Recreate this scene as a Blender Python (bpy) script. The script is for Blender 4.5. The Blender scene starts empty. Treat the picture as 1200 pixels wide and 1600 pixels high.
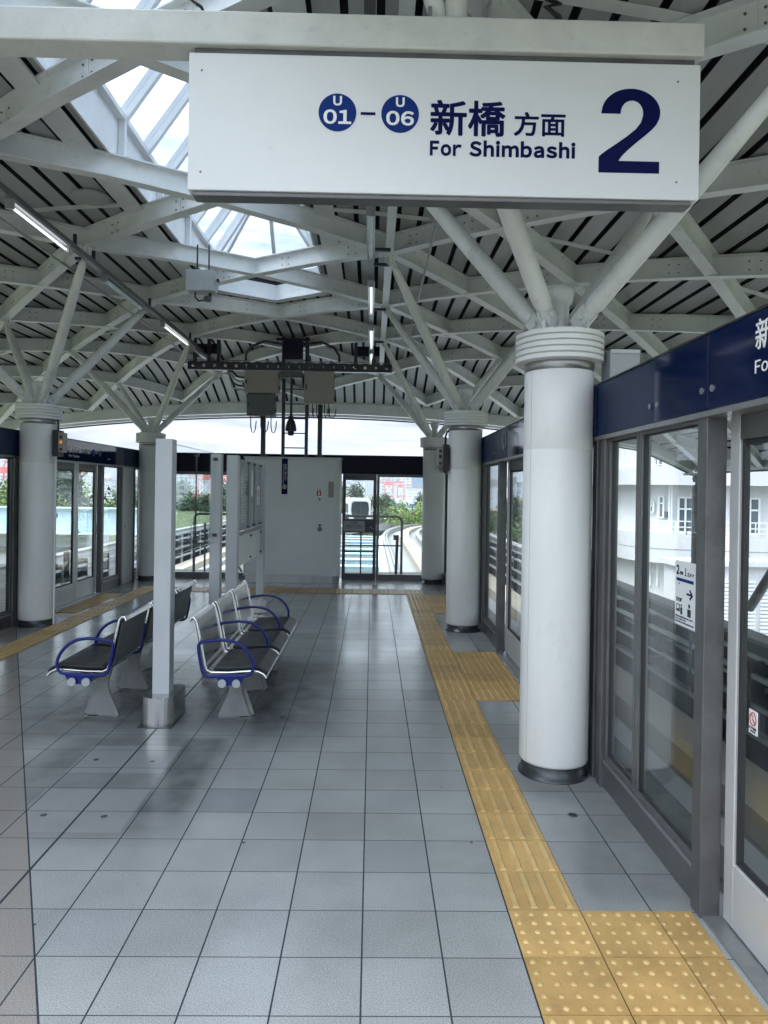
import bpy, bmesh, math, random
from mathutils import Vector, Matrix
random.seed(7)
rad = math.radians
SC = bpy.context.scene
COL = SC.collection

# ------------------------------------------------------------------ camera
cam_d = bpy.data.cameras.new("camera")
cam = bpy.data.objects.new("camera", cam_d)
COL.objects.link(cam)
SC.camera = cam
FPX, CYP = 1135.5, 767.6            # focal length and principal point row, for a 1200x1600 frame
cam_d.sensor_fit = 'VERTICAL'
cam_d.sensor_height = 36.0
cam_d.lens = FPX / 1600 * 36.0
cam_d.shift_y = -(800 - CYP) / 1600
cam_d.clip_start = 0.05
cam_d.clip_end = 20000
PITCH, YAW, ROLL, EYE = 0.0029, 0.0163, 0.0150, 1.738
cp, sp, cy_, sy_, cr, sr = math.cos(PITCH), math.sin(PITCH), math.cos(YAW), math.sin(YAW), math.cos(ROLL), math.sin(ROLL)
A = Matrix(((1, 0, 0), (0, 0, -1), (0, 1, 0)))
RY = Matrix(((cy_, 0, -sy_), (0, 1, 0), (sy_, 0, cy_)))
RP = Matrix(((1, 0, 0), (0, cp, -sp), (0, sp, cp)))
RR = Matrix(((cr, -sr, 0), (sr, cr, 0), (0, 0, 1)))
M = RR @ RP @ RY @ A
R3 = Matrix((M[0], -M[1], -M[2])).transposed()
cam.matrix_world = Matrix.Translation((0, 0, EYE)) @ R3.to_4x4()

# ------------------------------------------------------------------ world, sun, exposure
SUN_EL, SUN_AZ = 55, 255            # high sun behind thin overcast, to the left
w = bpy.data.worlds.new("World"); SC.world = w; w.use_nodes = True
nt = w.node_tree; nt.nodes.clear()
def N(t, kind, **kw):
    n = t.nodes.new(kind)
    for k, v in kw.items():
        setattr(n, k, v)
    return n
sky = N(nt, 'ShaderNodeTexSky', sky_type='NISHITA', sun_disc=False, sun_elevation=rad(SUN_EL), sun_rotation=rad(SUN_AZ), dust_density=2.0)
tc = N(nt, 'ShaderNodeTexCoord')
mp = N(nt, 'ShaderNodeMapping'); mp.inputs['Scale'].default_value = (2.2, 2.2, 17.0)
nz = N(nt, 'ShaderNodeTexNoise'); nz.inputs['Scale'].default_value = 1.4; nz.inputs['Detail'].default_value = 7; nz.inputs['Roughness'].default_value = .6; nz.inputs['Distortion'].default_value = .6
rp = N(nt, 'ShaderNodeValToRGB'); rp.color_ramp.elements[0].position = .36; rp.color_ramp.elements[0].color = (.5, .5, .5, 1); rp.color_ramp.elements[1].position = .58
mx = N(nt, 'ShaderNodeMix', data_type='RGBA'); mx.inputs['B'].default_value = (9.3, 10.1, 11.4, 1)
sx = N(nt, 'ShaderNodeSeparateXYZ'); gm = N(nt, 'ShaderNodeMapRange'); gm.inputs[1].default_value = .03; gm.inputs[2].default_value = .75; gm.inputs[3].default_value = .29; gm.inputs[4].default_value = 2.25
gx_ = N(nt, 'ShaderNodeMix', data_type='RGBA', blend_type='MULTIPLY'); gx_.inputs['Factor'].default_value = 1.0
bg = N(nt, 'ShaderNodeBackground'); bg.inputs['Strength'].default_value = 0.11
ow = N(nt, 'ShaderNodeOutputWorld')
L = nt.links.new
L(tc.outputs['Generated'], mp.inputs['Vector']); L(mp.outputs[0], nz.inputs['Vector']); L(nz.outputs['Fac'], rp.inputs[0])
L(rp.outputs['Color'], mx.inputs['Factor']); L(sky.outputs[0], mx.inputs['A']); n2_ = N(nt, 'ShaderNodeTexNoise'); n2_.inputs['Scale'].default_value = 2.6; n2_.inputs['Detail'].default_value = 8; n2_.inputs['Roughness'].default_value = .62; n2_.inputs['Distortion'].default_value = .4
rm_ = N(nt, 'ShaderNodeMapRange'); rm_.inputs[1].default_value = .36; rm_.inputs[2].default_value = .62; rm_.inputs[3].default_value = .5; rm_.inputs[4].default_value = 1.04
gy_ = N(nt, 'ShaderNodeMix', data_type='RGBA', blend_type='MULTIPLY'); gy_.inputs['Factor'].default_value = 1.0
L(mp.outputs[0], n2_.inputs['Vector']); L(n2_.outputs['Fac'], rm_.inputs[0])
L(tc.outputs['Generated'], sx.inputs[0]); L(sx.outputs[2], gm.inputs[0]); L(mx.outputs['Result'], gy_.inputs['A']); L(rm_.outputs[0], gy_.inputs['B']); L(gy_.outputs['Result'], gx_.inputs['A']); L(gm.outputs[0], gx_.inputs['B']); L(gx_.outputs['Result'], bg.inputs[0]); L(bg.outputs[0], ow.inputs[0])
sd = bpy.data.lights.new("sun", 'SUN'); sd.energy = 1.0; sd.angle = rad(20); sd.color = (1, .965, .92)
sun = bpy.data.objects.new("sun", sd); COL.objects.link(sun)
sun.rotation_euler = (rad(90 - SUN_EL), 0, rad(180 - SUN_AZ))
SC.view_settings.view_transform = 'Standard'; SC.view_settings.look = 'None'
SC.view_settings.exposure = 1.42; SC.view_settings.gamma = 1
SC.view_settings.use_curve_mapping = False
try:
    SC.cycles.max_bounces = 12; SC.cycles.transparent_max_bounces = 24; SC.cycles.diffuse_bounces = 6
    SC.cycles.caustics_reflective = False; SC.cycles.caustics_refractive = False
    SC.cycles.use_denoising = True
except Exception:
    pass

# ------------------------------------------------------------------ materials
MATS = {}
def mat(name, col, rough=.5, metal=0., vary=.12, vscale=6., bump=0., bscale=60., emit=None, estr=0, spec=.5, coat=0, dirt=0., stretch=(1, 1, 1)):
    m = bpy.data.materials.new(name); m.use_nodes = True; t = m.node_tree
    b = t.nodes['Principled BSDF']
    b.inputs['Roughness'].default_value = rough; b.inputs['Metallic'].default_value = metal
    b.inputs['Specular IOR Level'].default_value = spec; b.inputs['Coat Weight'].default_value = coat
    b.inputs['Coat Roughness'].default_value = .04
    c4 = (*col, 1); b.inputs['Base Color'].default_value = c4
    if vary > 0 or dirt > 0:
        tc = N(t, 'ShaderNodeTexCoord'); mp = N(t, 'ShaderNodeMapping'); mp.inputs['Scale'].default_value = stretch
        t.links.new(tc.outputs['Object'], mp.inputs[0])
        nz = N(t, 'ShaderNodeTexNoise'); nz.inputs['Scale'].default_value = vscale; nz.inputs['Detail'].default_value = 6; nz.inputs['Roughness'].default_value = .65
        t.links.new(mp.outputs[0], nz.inputs['Vector'])
        r = N(t, 'ShaderNodeMapRange'); r.inputs[1].default_value = .3; r.inputs[2].default_value = .7; r.inputs[3].default_value = 1 - vary; r.inputs[4].default_value = 1 + vary
        t.links.new(nz.outputs['Fac'], r.inputs[0])
        mu = N(t, 'ShaderNodeMix', data_type='RGBA', blend_type='MULTIPLY'); mu.inputs['Factor'].default_value = 1; mu.inputs['A'].default_value = c4
        t.links.new(r.outputs[0], mu.inputs['B'])
        out = mu.outputs['Result']
        if dirt > 0:
            n2 = N(t, 'ShaderNodeTexNoise'); n2.inputs['Scale'].default_value = vscale * 2.7; n2.inputs['Detail'].default_value = 8; n2.inputs['Roughness'].default_value = .75
            t.links.new(mp.outputs[0], n2.inputs['Vector'])
            r2 = N(t, 'ShaderNodeMapRange'); r2.inputs[1].default_value = .56; r2.inputs[2].default_value = .74; r2.inputs[3].default_value = 0; r2.inputs[4].default_value = dirt
            t.links.new(n2.outputs['Fac'], r2.inputs[0])
            m2 = N(t, 'ShaderNodeMix', data_type='RGBA'); m2.inputs['B'].default_value = (.10, .09, .075, 1)
            t.links.new(r2.outputs[0], m2.inputs['Factor']); t.links.new(out, m2.inputs['A']); out = m2.outputs['Result']
        t.links.new(out, b.inputs['Base Color'])
        rr = N(t, 'ShaderNodeMapRange'); rr.inputs[1].default_value = .3; rr.inputs[2].default_value = .7; rr.inputs[3].default_value = max(.02, rough * .85); rr.inputs[4].default_value = min(1, rough * 1.15)
        t.links.new(nz.outputs['Fac'], rr.inputs[0]); t.links.new(rr.outputs[0], b.inputs['Roughness'])
    if bump > 0:
        tc = N(t, 'ShaderNodeTexCoord'); n3 = N(t, 'ShaderNodeTexNoise'); n3.inputs['Scale'].default_value = bscale; n3.inputs['Detail'].default_value = 4
        t.links.new(tc.outputs['Object'], n3.inputs['Vector'])
        bp = N(t, 'ShaderNodeBump'); bp.inputs['Strength'].default_value = bump; bp.inputs['Distance'].default_value = .01
        t.links.new(n3.outputs['Fac'], bp.inputs['Height']); t.links.new(bp.outputs[0], b.inputs['Normal'])
    if emit:
        b.inputs['Emission Color'].default_value = (*emit, 1); b.inputs['Emission Strength'].default_value = estr
    MATS[name] = m
    return m
def glass_mat(name, tint=(.93, .96, .95), ior=1.45, rough=0., frost=0., frostcol=(.6, .62, .63)):
    m = bpy.data.materials.new(name); m.use_nodes = True; t = m.node_tree; t.nodes.clear()
    o = N(t, 'ShaderNodeOutputMaterial'); tr = N(t, 'ShaderNodeBsdfTransparent'); tr.inputs[0].default_value = (*tint, 1)
    gl = N(t, 'ShaderNodeBsdfGlossy'); gl.inputs['Roughness'].default_value = rough; gl.inputs[0].default_value = (.95, .97, 1, 1)
    fr = N(t, 'ShaderNodeFresnel')
    ge = N(t, 'ShaderNodeNewGeometry'); mr = N(t, 'ShaderNodeMapRange'); mr.inputs[3].default_value = ior; mr.inputs[4].default_value = 1 / ior
    t.links.new(ge.outputs['Backfacing'], mr.inputs[0]); t.links.new(mr.outputs[0], fr.inputs[0])
    mx = N(t, 'ShaderNodeMixShader'); t.links.new(fr.outputs[0], mx.inputs[0])
    if frost > 0:
        df = N(t, 'ShaderNodeBsdfDiffuse'); df.inputs[0].default_value = (*frostcol, 1)
        tl = N(t, 'ShaderNodeBsdfTranslucent'); tl.inputs[0].default_value = (*frostcol, 1)
        m0 = N(t, 'ShaderNodeMixShader'); m0.inputs[0].default_value = .5
        t.links.new(df.outputs[0], m0.inputs[1]); t.links.new(tl.outputs[0], m0.inputs[2])
        m1 = N(t, 'ShaderNodeMixShader'); m1.inputs[0].default_value = frost
        t.links.new(tr.outputs[0], m1.inputs[1]); t.links.new(m0.outputs[0], m1.inputs[2]); t.links.new(m1.outputs[0], mx.inputs[1])
    else:
        t.links.new(tr.outputs[0], mx.inputs[1])
    t.links.new(gl.outputs[0], mx.inputs[2]); t.links.new(mx.outputs[0], o.inputs[0])
    MATS[name] = m
    return m
beam_m = mat('beam_paint', (.66, .685, .69), .4, vary=.13, vscale=2.2, dirt=.25)
strut_m = mat('strut_paint', (.68, .70, .70), .42, vary=.12, vscale=3., dirt=.4, stretch=(1, 1, .35))
deck_m = mat('roof_deck', (.35, .37, .372), .42, vary=.2, vscale=.8, dirt=.2, stretch=(2, .35, 1))
groove_m = mat('deck_groove', (.022, .026, .032), .7, vary=.2, spec=.1)  # near-black stands in for the shade inside the recesses
roofwhite_m = mat('flashing_white', (.66, .68, .68), .5, vary=.08, vscale=3, dirt=.2)
rooftop_m = mat('roof_top', (.45, .47, .48), .6, vary=.1, vscale=1)
black_m = mat('black_gap', (.012, .012, .014), .8, vary=.3)
column_m = mat('column_paint', (.74, .755, .745), .38, vary=.06, vscale=2.2, dirt=.14, stretch=(1, 1, .5))
darkring_m = mat('dark_steel', (.05, .055, .06), .35, metal=.5, vary=.2)
steel_m = mat('brushed_steel', (.36, .37, .375), .34, metal=.75, vary=.14, vscale=9, stretch=(1, 1, .15), dirt=.12)
steeldk_m = mat('dull_steel', (.13, .132, .133), .38, metal=.5, vary=.25, vscale=5, dirt=.3)
alu_m = mat('door_aluminium', (.58, .60, .605), .33, metal=.35, vary=.06)
gasket_m = mat('gasket', (.015, .016, .018), .5, vary=.1)
navy_m = mat('navy_gloss', (.0015, .008, .050), .08, vary=.1, spec=.3)
navymat_m = mat('navy_satin', (.002, .016, .062), .35, vary=.15, vscale=3, spec=.2)
navyflat_m = mat('navy_dark', (.002, .003, .016), .5, vary=.2, spec=.2)
signwhite_m = mat('sign_white', (.70, .725, .735), .32, vary=.02, vscale=4, dirt=.02)
signblue_m = mat('sign_blue', (.004, .028, .17), .5, vary=.04, spec=.12)
signnavy_m = mat('sign_navy', (.0015, .004, .06), .5, vary=.04, spec=.1)
white_m = mat('white_paint', (.80, .81, .81), .45, vary=.03)
barpaint_m = mat('bar_paint', (.60, .615, .59), .5, vary=.09, vscale=5, dirt=.2, bump=.25, bscale=25)
cabinet_m = mat('cabinet_grey', (.66, .70, .70), .42, vary=.05, vscale=1.6)
post_m = mat('post_grey', (.47, .50, .515), .4, vary=.05, vscale=4)
chrome_m = mat('foot_steel', (.55, .55, .54), .24, metal=1., vary=.12, vscale=22, stretch=(1, 1, .05))
seatsteel_m = mat('seat_steel', (.66, .67, .67), .2, metal=1., vary=.05)
seatback_m = mat('seat_leg_steel', (.22, .23, .23), .5, metal=.2, vary=.15, vscale=9, dirt=.5)
backshade_m = mat('seat_back_shade', (.10, .11, .116), .4, metal=.4, vary=.12)  # seat steel darkened to carry its shade
pad_m = mat('seat_pad', (.006, .007, .009), .38, vary=.15, spec=.35)
arm_m = mat('arm_blue', (.004, .011, .125), .32, vary=.08, spec=.35)
beige_m = mat('box_beige', (.30, .285, .25), .5, vary=.06)
boxgreen_m = mat('box_greygreen', (.085, .10, .095), .5, vary=.08)
boxgrey_m = mat('box_grey', (.33, .36, .37), .45, vary=.06)
blackm_m = mat('black_metal', (.016, .019, .026), .45, vary=.2)
cable_m = mat('cable_black', (.012, .012, .014), .5, vary=.1)
maroon_m = mat('sign_maroon', (.08, .03, .035), .5, vary=.05)
red_m = mat('sign_red', (.45, .03, .03), .5, vary=.05)
tact_m = mat('tactile_ochre', (.44, .28, .10), .5, vary=.18, vscale=5, bump=.15, bscale=90, dirt=.5)
tactop_m = mat('tactile_worn_sheen', (.50, .345, .14), .42, vary=.16, vscale=9, dirt=.45)  # paler than the base: gloss stripes put into the worn tops' colour
for m_ in (tact_m, tactop_m):
    t = m_.node_tree; b_ = t.nodes['Principled BSDF']; src = b_.inputs['Base Color'].links[0].from_socket
    ge = N(t, 'ShaderNodeNewGeometry'); ad = N(t, 'ShaderNodeVectorMath', operation='ADD'); ad.inputs[1].default_value = (.013, -2.39, .1)
    dv = N(t, 'ShaderNodeVectorMath', operation='SCALE'); dv.inputs['Scale'].default_value = 1 / .3
    fl = N(t, 'ShaderNodeVectorMath', operation='FLOOR'); wn_ = N(t, 'ShaderNodeTexWhiteNoise')
    mr_ = N(t, 'ShaderNodeMapRange'); mr_.inputs[3].default_value = .80; mr_.inputs[4].default_value = 1.12
    mm = N(t, 'ShaderNodeMix', data_type='RGBA', blend_type='MULTIPLY'); mm.inputs['Factor'].default_value = 1
    t.links.new(ge.outputs['Position'], ad.inputs[0]); t.links.new(ad.outputs[0], dv.inputs[0]); t.links.new(dv.outputs[0], fl.inputs[0]); t.links.new(fl.outputs[0], wn_.inputs[0])
    t.links.new(wn_.outputs['Value'], mr_.inputs[0]); t.links.new(src, mm.inputs['A']); t.links.new(mr_.outputs[0], mm.inputs['B']); t.links.new(mm.outputs['Result'], b_.inputs['Base Color'])
lamp_m = mat('lamp_tube', (.8, .8, .8), .4, vary=0, emit=(.95, .98, 1), estr=.8)
lampoff_m = mat('lamp_cover', (.62, .72, .76), .15, vary=.1)
indic_m = mat('indicator_lamp', (.6, .25, .08), .4, vary=0, emit=(1, .4, .1), estr=.15)
conc_m = mat('concrete', (.25, .255, .255), .8, vary=.15, vscale=1.2, dirt=.25, bump=.2, bscale=20)
concdk_m = mat('concrete_dark', (.13, .135, .14), .75, vary=.2, vscale=1.5, dirt=.3)
run_m = mat('running_surface', (.36, .315, .25), .8, vary=.12, vscale=1.5, dirt=.1)
rail_m = mat('rail_steel', (.40, .42, .43), .35, metal=.6, vary=.15)
blue_m = mat('girder_blue', (.58, .71, .76), .5, vary=.07, vscale=1.2, dirt=.08)
wallwhite_m = mat('building_white', (.62, .62, .635), .6, vary=.04, vscale=.6)
trainwhite_m = mat('train_white', (.60, .61, .62), .25, vary=.03)
trainglass_m = mat('train_glass', (.012, .018, .022), .12, vary=.5, vscale=2.5, spec=.15)
winglass_m = mat('window_glass', (.10, .13, .15), .1, vary=.4, vscale=.8)
cranered_m = mat('crane_red', (.62, .10, .075), .5, vary=.1)
ground_m = mat('ground_soil', (.16, .17, .11), .9, vary=.3, vscale=.05)
trunk_m = mat('bark', (.09, .07, .05), .9, vary=.3)
glass_m = glass_mat('pane_glass', ior=1.36)
skyglass_m = glass_mat('skylight_glass', (.74, .78, .82), 1.3)
poster_m = glass_mat('poster_glass', (.9, .93, .93), 1.45, frost=.55, frostcol=(.55, .58, .58))

def leaf_mat(name, c1, c2):
    m = bpy.data.materials.new(name); m.use_nodes = True; t = m.node_tree; b = t.nodes['Principled BSDF']
    g = N(t, 'ShaderNodeNewGeometry'); r = N(t, 'ShaderNodeValToRGB')
    r.color_ramp.elements[0].color = (*c1, 1); r.color_ramp.elements[1].color = (*c2, 1)
    t.links.new(g.outputs['Random Per Island'], r.inputs[0]); t.links.new(r.outputs[0], b.inputs['Base Color'])
    b.inputs['Roughness'].default_value = .6; b.inputs['Specular IOR Level'].default_value = .25
    MATS[name] = m; return m
leafd_m = leaf_mat('leaf_dark', (.02, .05, .02), (.06, .11, .04))
leafl_m = leaf_mat('leaf_light', (.08, .14, .03), (.20, .27, .06))
leafm_m = leaf_mat('leaf_mid', (.04, .085, .025), (.11, .18, .05))

def facade_mat(name, wall, glass, sx, sz, fx=.55, fz=.5):
    m = bpy.data.materials.new(name); m.use_nodes = True; t = m.node_tree; b = t.nodes['Principled BSDF']
    tc = N(t, 'ShaderNodeTexCoord'); s = N(t, 'ShaderNodeSeparateXYZ'); t.links.new(tc.outputs['Object'], s.inputs[0])
    ad = N(t, 'ShaderNodeMath', operation='ADD'); t.links.new(s.outputs[0], ad.inputs[0]); t.links.new(s.outputs[1], ad.inputs[1])
    def cell(o, size, f):
        d = N(t, 'ShaderNodeMath', operation='DIVIDE'); d.inputs[1].default_value = size; t.links.new(o, d.inputs[0])
        fr = N(t, 'ShaderNodeMath', operation='FRACT'); t.links.new(d.outputs[0], fr.inputs[0])
        l = N(t, 'ShaderNodeMath', operation='LESS_THAN'); l.inputs[1].default_value = f; t.links.new(fr.outputs[0], l.inputs[0]); return l.outputs[0]
    mu = N(t, 'ShaderNodeMath', operation='MULTIPLY'); t.links.new(cell(ad.outputs[0], sx, fx), mu.inputs[0]); t.links.new(cell(s.outputs[2], sz, fz), mu.inputs[1])
    mx = N(t, 'ShaderNodeMix', data_type='RGBA'); mx.inputs['A'].default_value = (*wall, 1); mx.inputs['B'].default_value = (*glass, 1)
    t.links.new(mu.outputs[0], mx.inputs['Factor']); t.links.new(mx.outputs['Result'], b.inputs['Base Color']); b.inputs['Roughness'].default_value = .5
    MATS[name] = m; return m
fac_white = facade_mat('facade_white', (.62, .61, .59), (.22, .26, .30), 5, 3.6)
fac_grey = facade_mat('facade_grey', (.42, .44, .46), (.20, .24, .28), 4, 4, .6, .55)
fac_blue = facade_mat('facade_blue', (.10, .22, .36), (.06, .15, .27), 3.2, 3.6, .8, .8)
fac_pale = facade_mat('facade_pale', (.58, .58, .60), (.38, .42, .46), 6, 3.4, .7, .45)

# floor tiles: 300 mm grid, per-tile tone, dark joints, browner zone beyond an oblique line
def floor_mat():
    m = bpy.data.materials.new('floor_tiles'); m.use_nodes = True; t = m.node_tree; b = t.nodes['Principled BSDF']
    LK = t.links.new
    def MA(op, a, bb=None, c=None):
        n = N(t, 'ShaderNodeMath', operation=op)
        for i, v in enumerate((a, bb, c)):
            if v is None: continue
            if isinstance(v, (int, float)): n.inputs[i].default_value = v
            else: LK(v, n.inputs[i])
        return n.outputs[0]
    g = N(t, 'ShaderNodeNewGeometry'); s = N(t, 'ShaderNodeSeparateXYZ'); LK(g.outputs['Position'], s.inputs[0])
    X, Y = s.outputs[0], s.outputs[1]
    def MIX(f, a, c, blend='MIX'):
        n = N(t, 'ShaderNodeMix', data_type='RGBA', blend_type=blend)
        for k, v in (('Factor', f), ('A', a), ('B', c)):
            if isinstance(v, (int, float)): n.inputs[k].default_value = v
            elif isinstance(v, tuple): n.inputs[k].default_value = v
            else: LK(v, n.inputs[k])
        return n.outputs['Result']
    gx = MA('DIVIDE', MA('ADD', X, .013 + 30), .3); gy = MA('DIVIDE', MA('ADD', Y, 30 - 2.39), .3)
    ix, iy = MA('FLOOR', gx), MA('FLOOR', gy)
    dx = MA('MULTIPLY', MA('SUBTRACT', .5, MA('ABSOLUTE', MA('SUBTRACT', MA('FRACT', gx), .5))), .3)
    dy = MA('MULTIPLY', MA('SUBTRACT', .5, MA('ABSOLUTE', MA('SUBTRACT', MA('FRACT', gy), .5))), .3)
    jx, jy = MA('LESS_THAN', dx, .0032), MA('LESS_THAN', dy, .0022)
    # wide expansion joint along the platform centre
    dc = MA('ABSOLUTE', MA('ADD', X, 1.516)); jc = MA('LESS_THAN', dc, .006)
    cv = N(t, 'ShaderNodeCombineXYZ'); LK(ix, cv.inputs[0]); LK(iy, cv.inputs[1])
    wn = N(t, 'ShaderNodeTexWhiteNoise', noise_dimensions='3D'); LK(cv.outputs[0], wn.inputs[0])
    r = N(t, 'ShaderNodeValToRGB'); cr_ = r.color_ramp
    cr_.elements[0].color = (.264, .277, .272, 1); cr_.elements[1].color = (.314, .328, .322, 1)
    e = cr_.elements.new(.5); e.color = (.288, .304, .299, 1)
    e = cr_.elements.new(.93); e.color = (.305, .322, .318, 1)
    e = cr_.elements.new(.96); e.color = (.225, .248, .256, 1)
    LK(wn.outputs['Value'], r.inputs[0])
    n1 = N(t, 'ShaderNodeTexNoise'); n1.inputs['Scale'].default_value = 210; n1.inputs['Detail'].default_value = 3; LK(g.outputs['Position'], n1.inputs['Vector'])
    r1 = N(t, 'ShaderNodeMapRange'); r1.inputs[1].default_value = .3; r1.inputs[2].default_value = .7; r1.inputs[3].default_value = .66; r1.inputs[4].default_value = 1.34; LK(n1.outputs['Fac'], r1.inputs[0])
    n2 = N(t, 'ShaderNodeTexNoise'); n2.inputs['Scale'].default_value = 1.5; n2.inputs['Detail'].default_value = 8; n2.inputs['Roughness'].default_value = .62; LK(g.outputs['Position'], n2.inputs['Vector'])
    r2 = N(t, 'ShaderNodeMapRange'); r2.inputs[1].default_value = .34; r2.inputs[2].default_value = .62; r2.inputs[3].default_value = .86; r2.inputs[4].default_value = 1.04; LK(n2.outputs['Fac'], r2.inputs[0])
    c = MIX(1., r.outputs[0], r1.outputs[0], 'MULTIPLY'); c = MIX(1., c, r2.outputs[0], 'MULTIPLY')
    # worn dark stains, painted shade under the seats, and the mark of a removed bench
    def stain_or_shade(x0, x1, y0, y1, soft, k):
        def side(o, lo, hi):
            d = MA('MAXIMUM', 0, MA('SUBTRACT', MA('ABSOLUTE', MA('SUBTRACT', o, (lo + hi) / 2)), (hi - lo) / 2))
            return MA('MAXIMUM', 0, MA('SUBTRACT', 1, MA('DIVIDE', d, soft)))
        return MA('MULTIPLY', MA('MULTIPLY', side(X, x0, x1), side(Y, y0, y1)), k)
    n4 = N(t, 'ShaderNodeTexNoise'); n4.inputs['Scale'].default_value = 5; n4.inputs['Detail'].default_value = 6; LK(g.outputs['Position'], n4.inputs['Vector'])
    st = MA('MAXIMUM', MA('MAXIMUM', stain_or_shade(-1.95, -1.05, 3.7, 5.0, .22, .5), stain_or_shade(-1.22, -1.02, 3.9, 5.0, .12, .75)), stain_or_shade(-2.3, -.6, 5.4, 7.0, .6, .8))
    st = MA('MAXIMUM', st, stain_or_shade(1.0, 1.4, 3.1, 4.2, .25, .4))
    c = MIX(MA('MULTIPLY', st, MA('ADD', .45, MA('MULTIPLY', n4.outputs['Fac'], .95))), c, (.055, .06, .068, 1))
    lt = MA('MAXIMUM', stain_or_shade(-1.82, -1.25, 4.42, 4.86, .02, .5), stain_or_shade(-1.82, -1.25, 3.66, 4.16, .02, .45))
    c = MIX(lt, c, (.30, .315, .32, 1))
    for hx, hy in ((-1.72, 4.62), (-1.36, 4.60), (-1.70, 3.84), (-1.38, 3.83)):
        hd_ = MA('ADD', MA('POWER', MA('ADD', X, -hx), 2), MA('POWER', MA('ADD', Y, -hy), 2))
        c = MIX(MA('MULTIPLY', MA('LESS_THAN', hd_, .0003), .85), c, (.03, .03, .03, 1))
    # oblique dark line, floor browner to its left
    ob = MA('ADD', MA('MULTIPLY', MA('SUBTRACT', Y, 2.349), -.497), -1.047)
    dl = MA('SUBTRACT', X, ob)
    c = MIX(MA('MULTIPLY', MA('LESS_THAN', dl, 0), .8), c, MIX(1., (.235, .215, .19, 1), r1.outputs[0], 'MULTIPLY'))
    jo = MA('LESS_THAN', MA('ABSOLUTE', dl), .004)
    j = MA('MAXIMUM', MA('MAXIMUM', jx, jy), MA('MAXIMUM', jc, jo))
    nj = N(t, 'ShaderNodeTexNoise'); nj.inputs['Scale'].default_value = 14; LK(g.outputs['Position'], nj.inputs['Vector'])
    c = MIX(j, c, (.034, .042, .052, 1))
    sp_ = N(t, 'ShaderNodeTexVoronoi'); sp_.inputs['Scale'].default_value = 2.6; LK(g.outputs['Position'], sp_.inputs['Vector'])
    c = MIX(MA('MULTIPLY', MA('LESS_THAN', sp_.outputs['Distance'], .022), .75), c, (.03, .03, .035, 1))
    LK(c, b.inputs['Base Color'])
    n5 = N(t, 'ShaderNodeTexNoise'); n5.inputs['Scale'].default_value = 1.1; n5.inputs['Detail'].default_value = 2; LK(g.outputs['Position'], n5.inputs['Vector'])
    rr = N(t, 'ShaderNodeMapRange'); rr.inputs[1].default_value = .3; rr.inputs[2].default_value = .7; rr.inputs[3].default_value = .16; rr.inputs[4].default_value = .26; LK(n5.outputs['Fac'], rr.inputs[0])
    LK(MA('ADD', rr.outputs[0], MA('MULTIPLY', j, .4)), b.inputs['Roughness'])
    LK(MA('MULTIPLY', MA('SUBTRACT', 1, j), .7), b.inputs['Specular IOR Level'])
    bp = N(t, 'ShaderNodeBump'); bp.inputs['Strength'].default_value = .25; bp.inputs['Distance'].default_value = .003
    LK(MA('ADD', MA('MULTIPLY', j, -1), MA('MULTIPLY', n1.outputs['Fac'], .12)), bp.inputs['Height']); LK(bp.outputs[0], b.inputs['Normal'])
    return m
floor_m = floor_mat()

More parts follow.
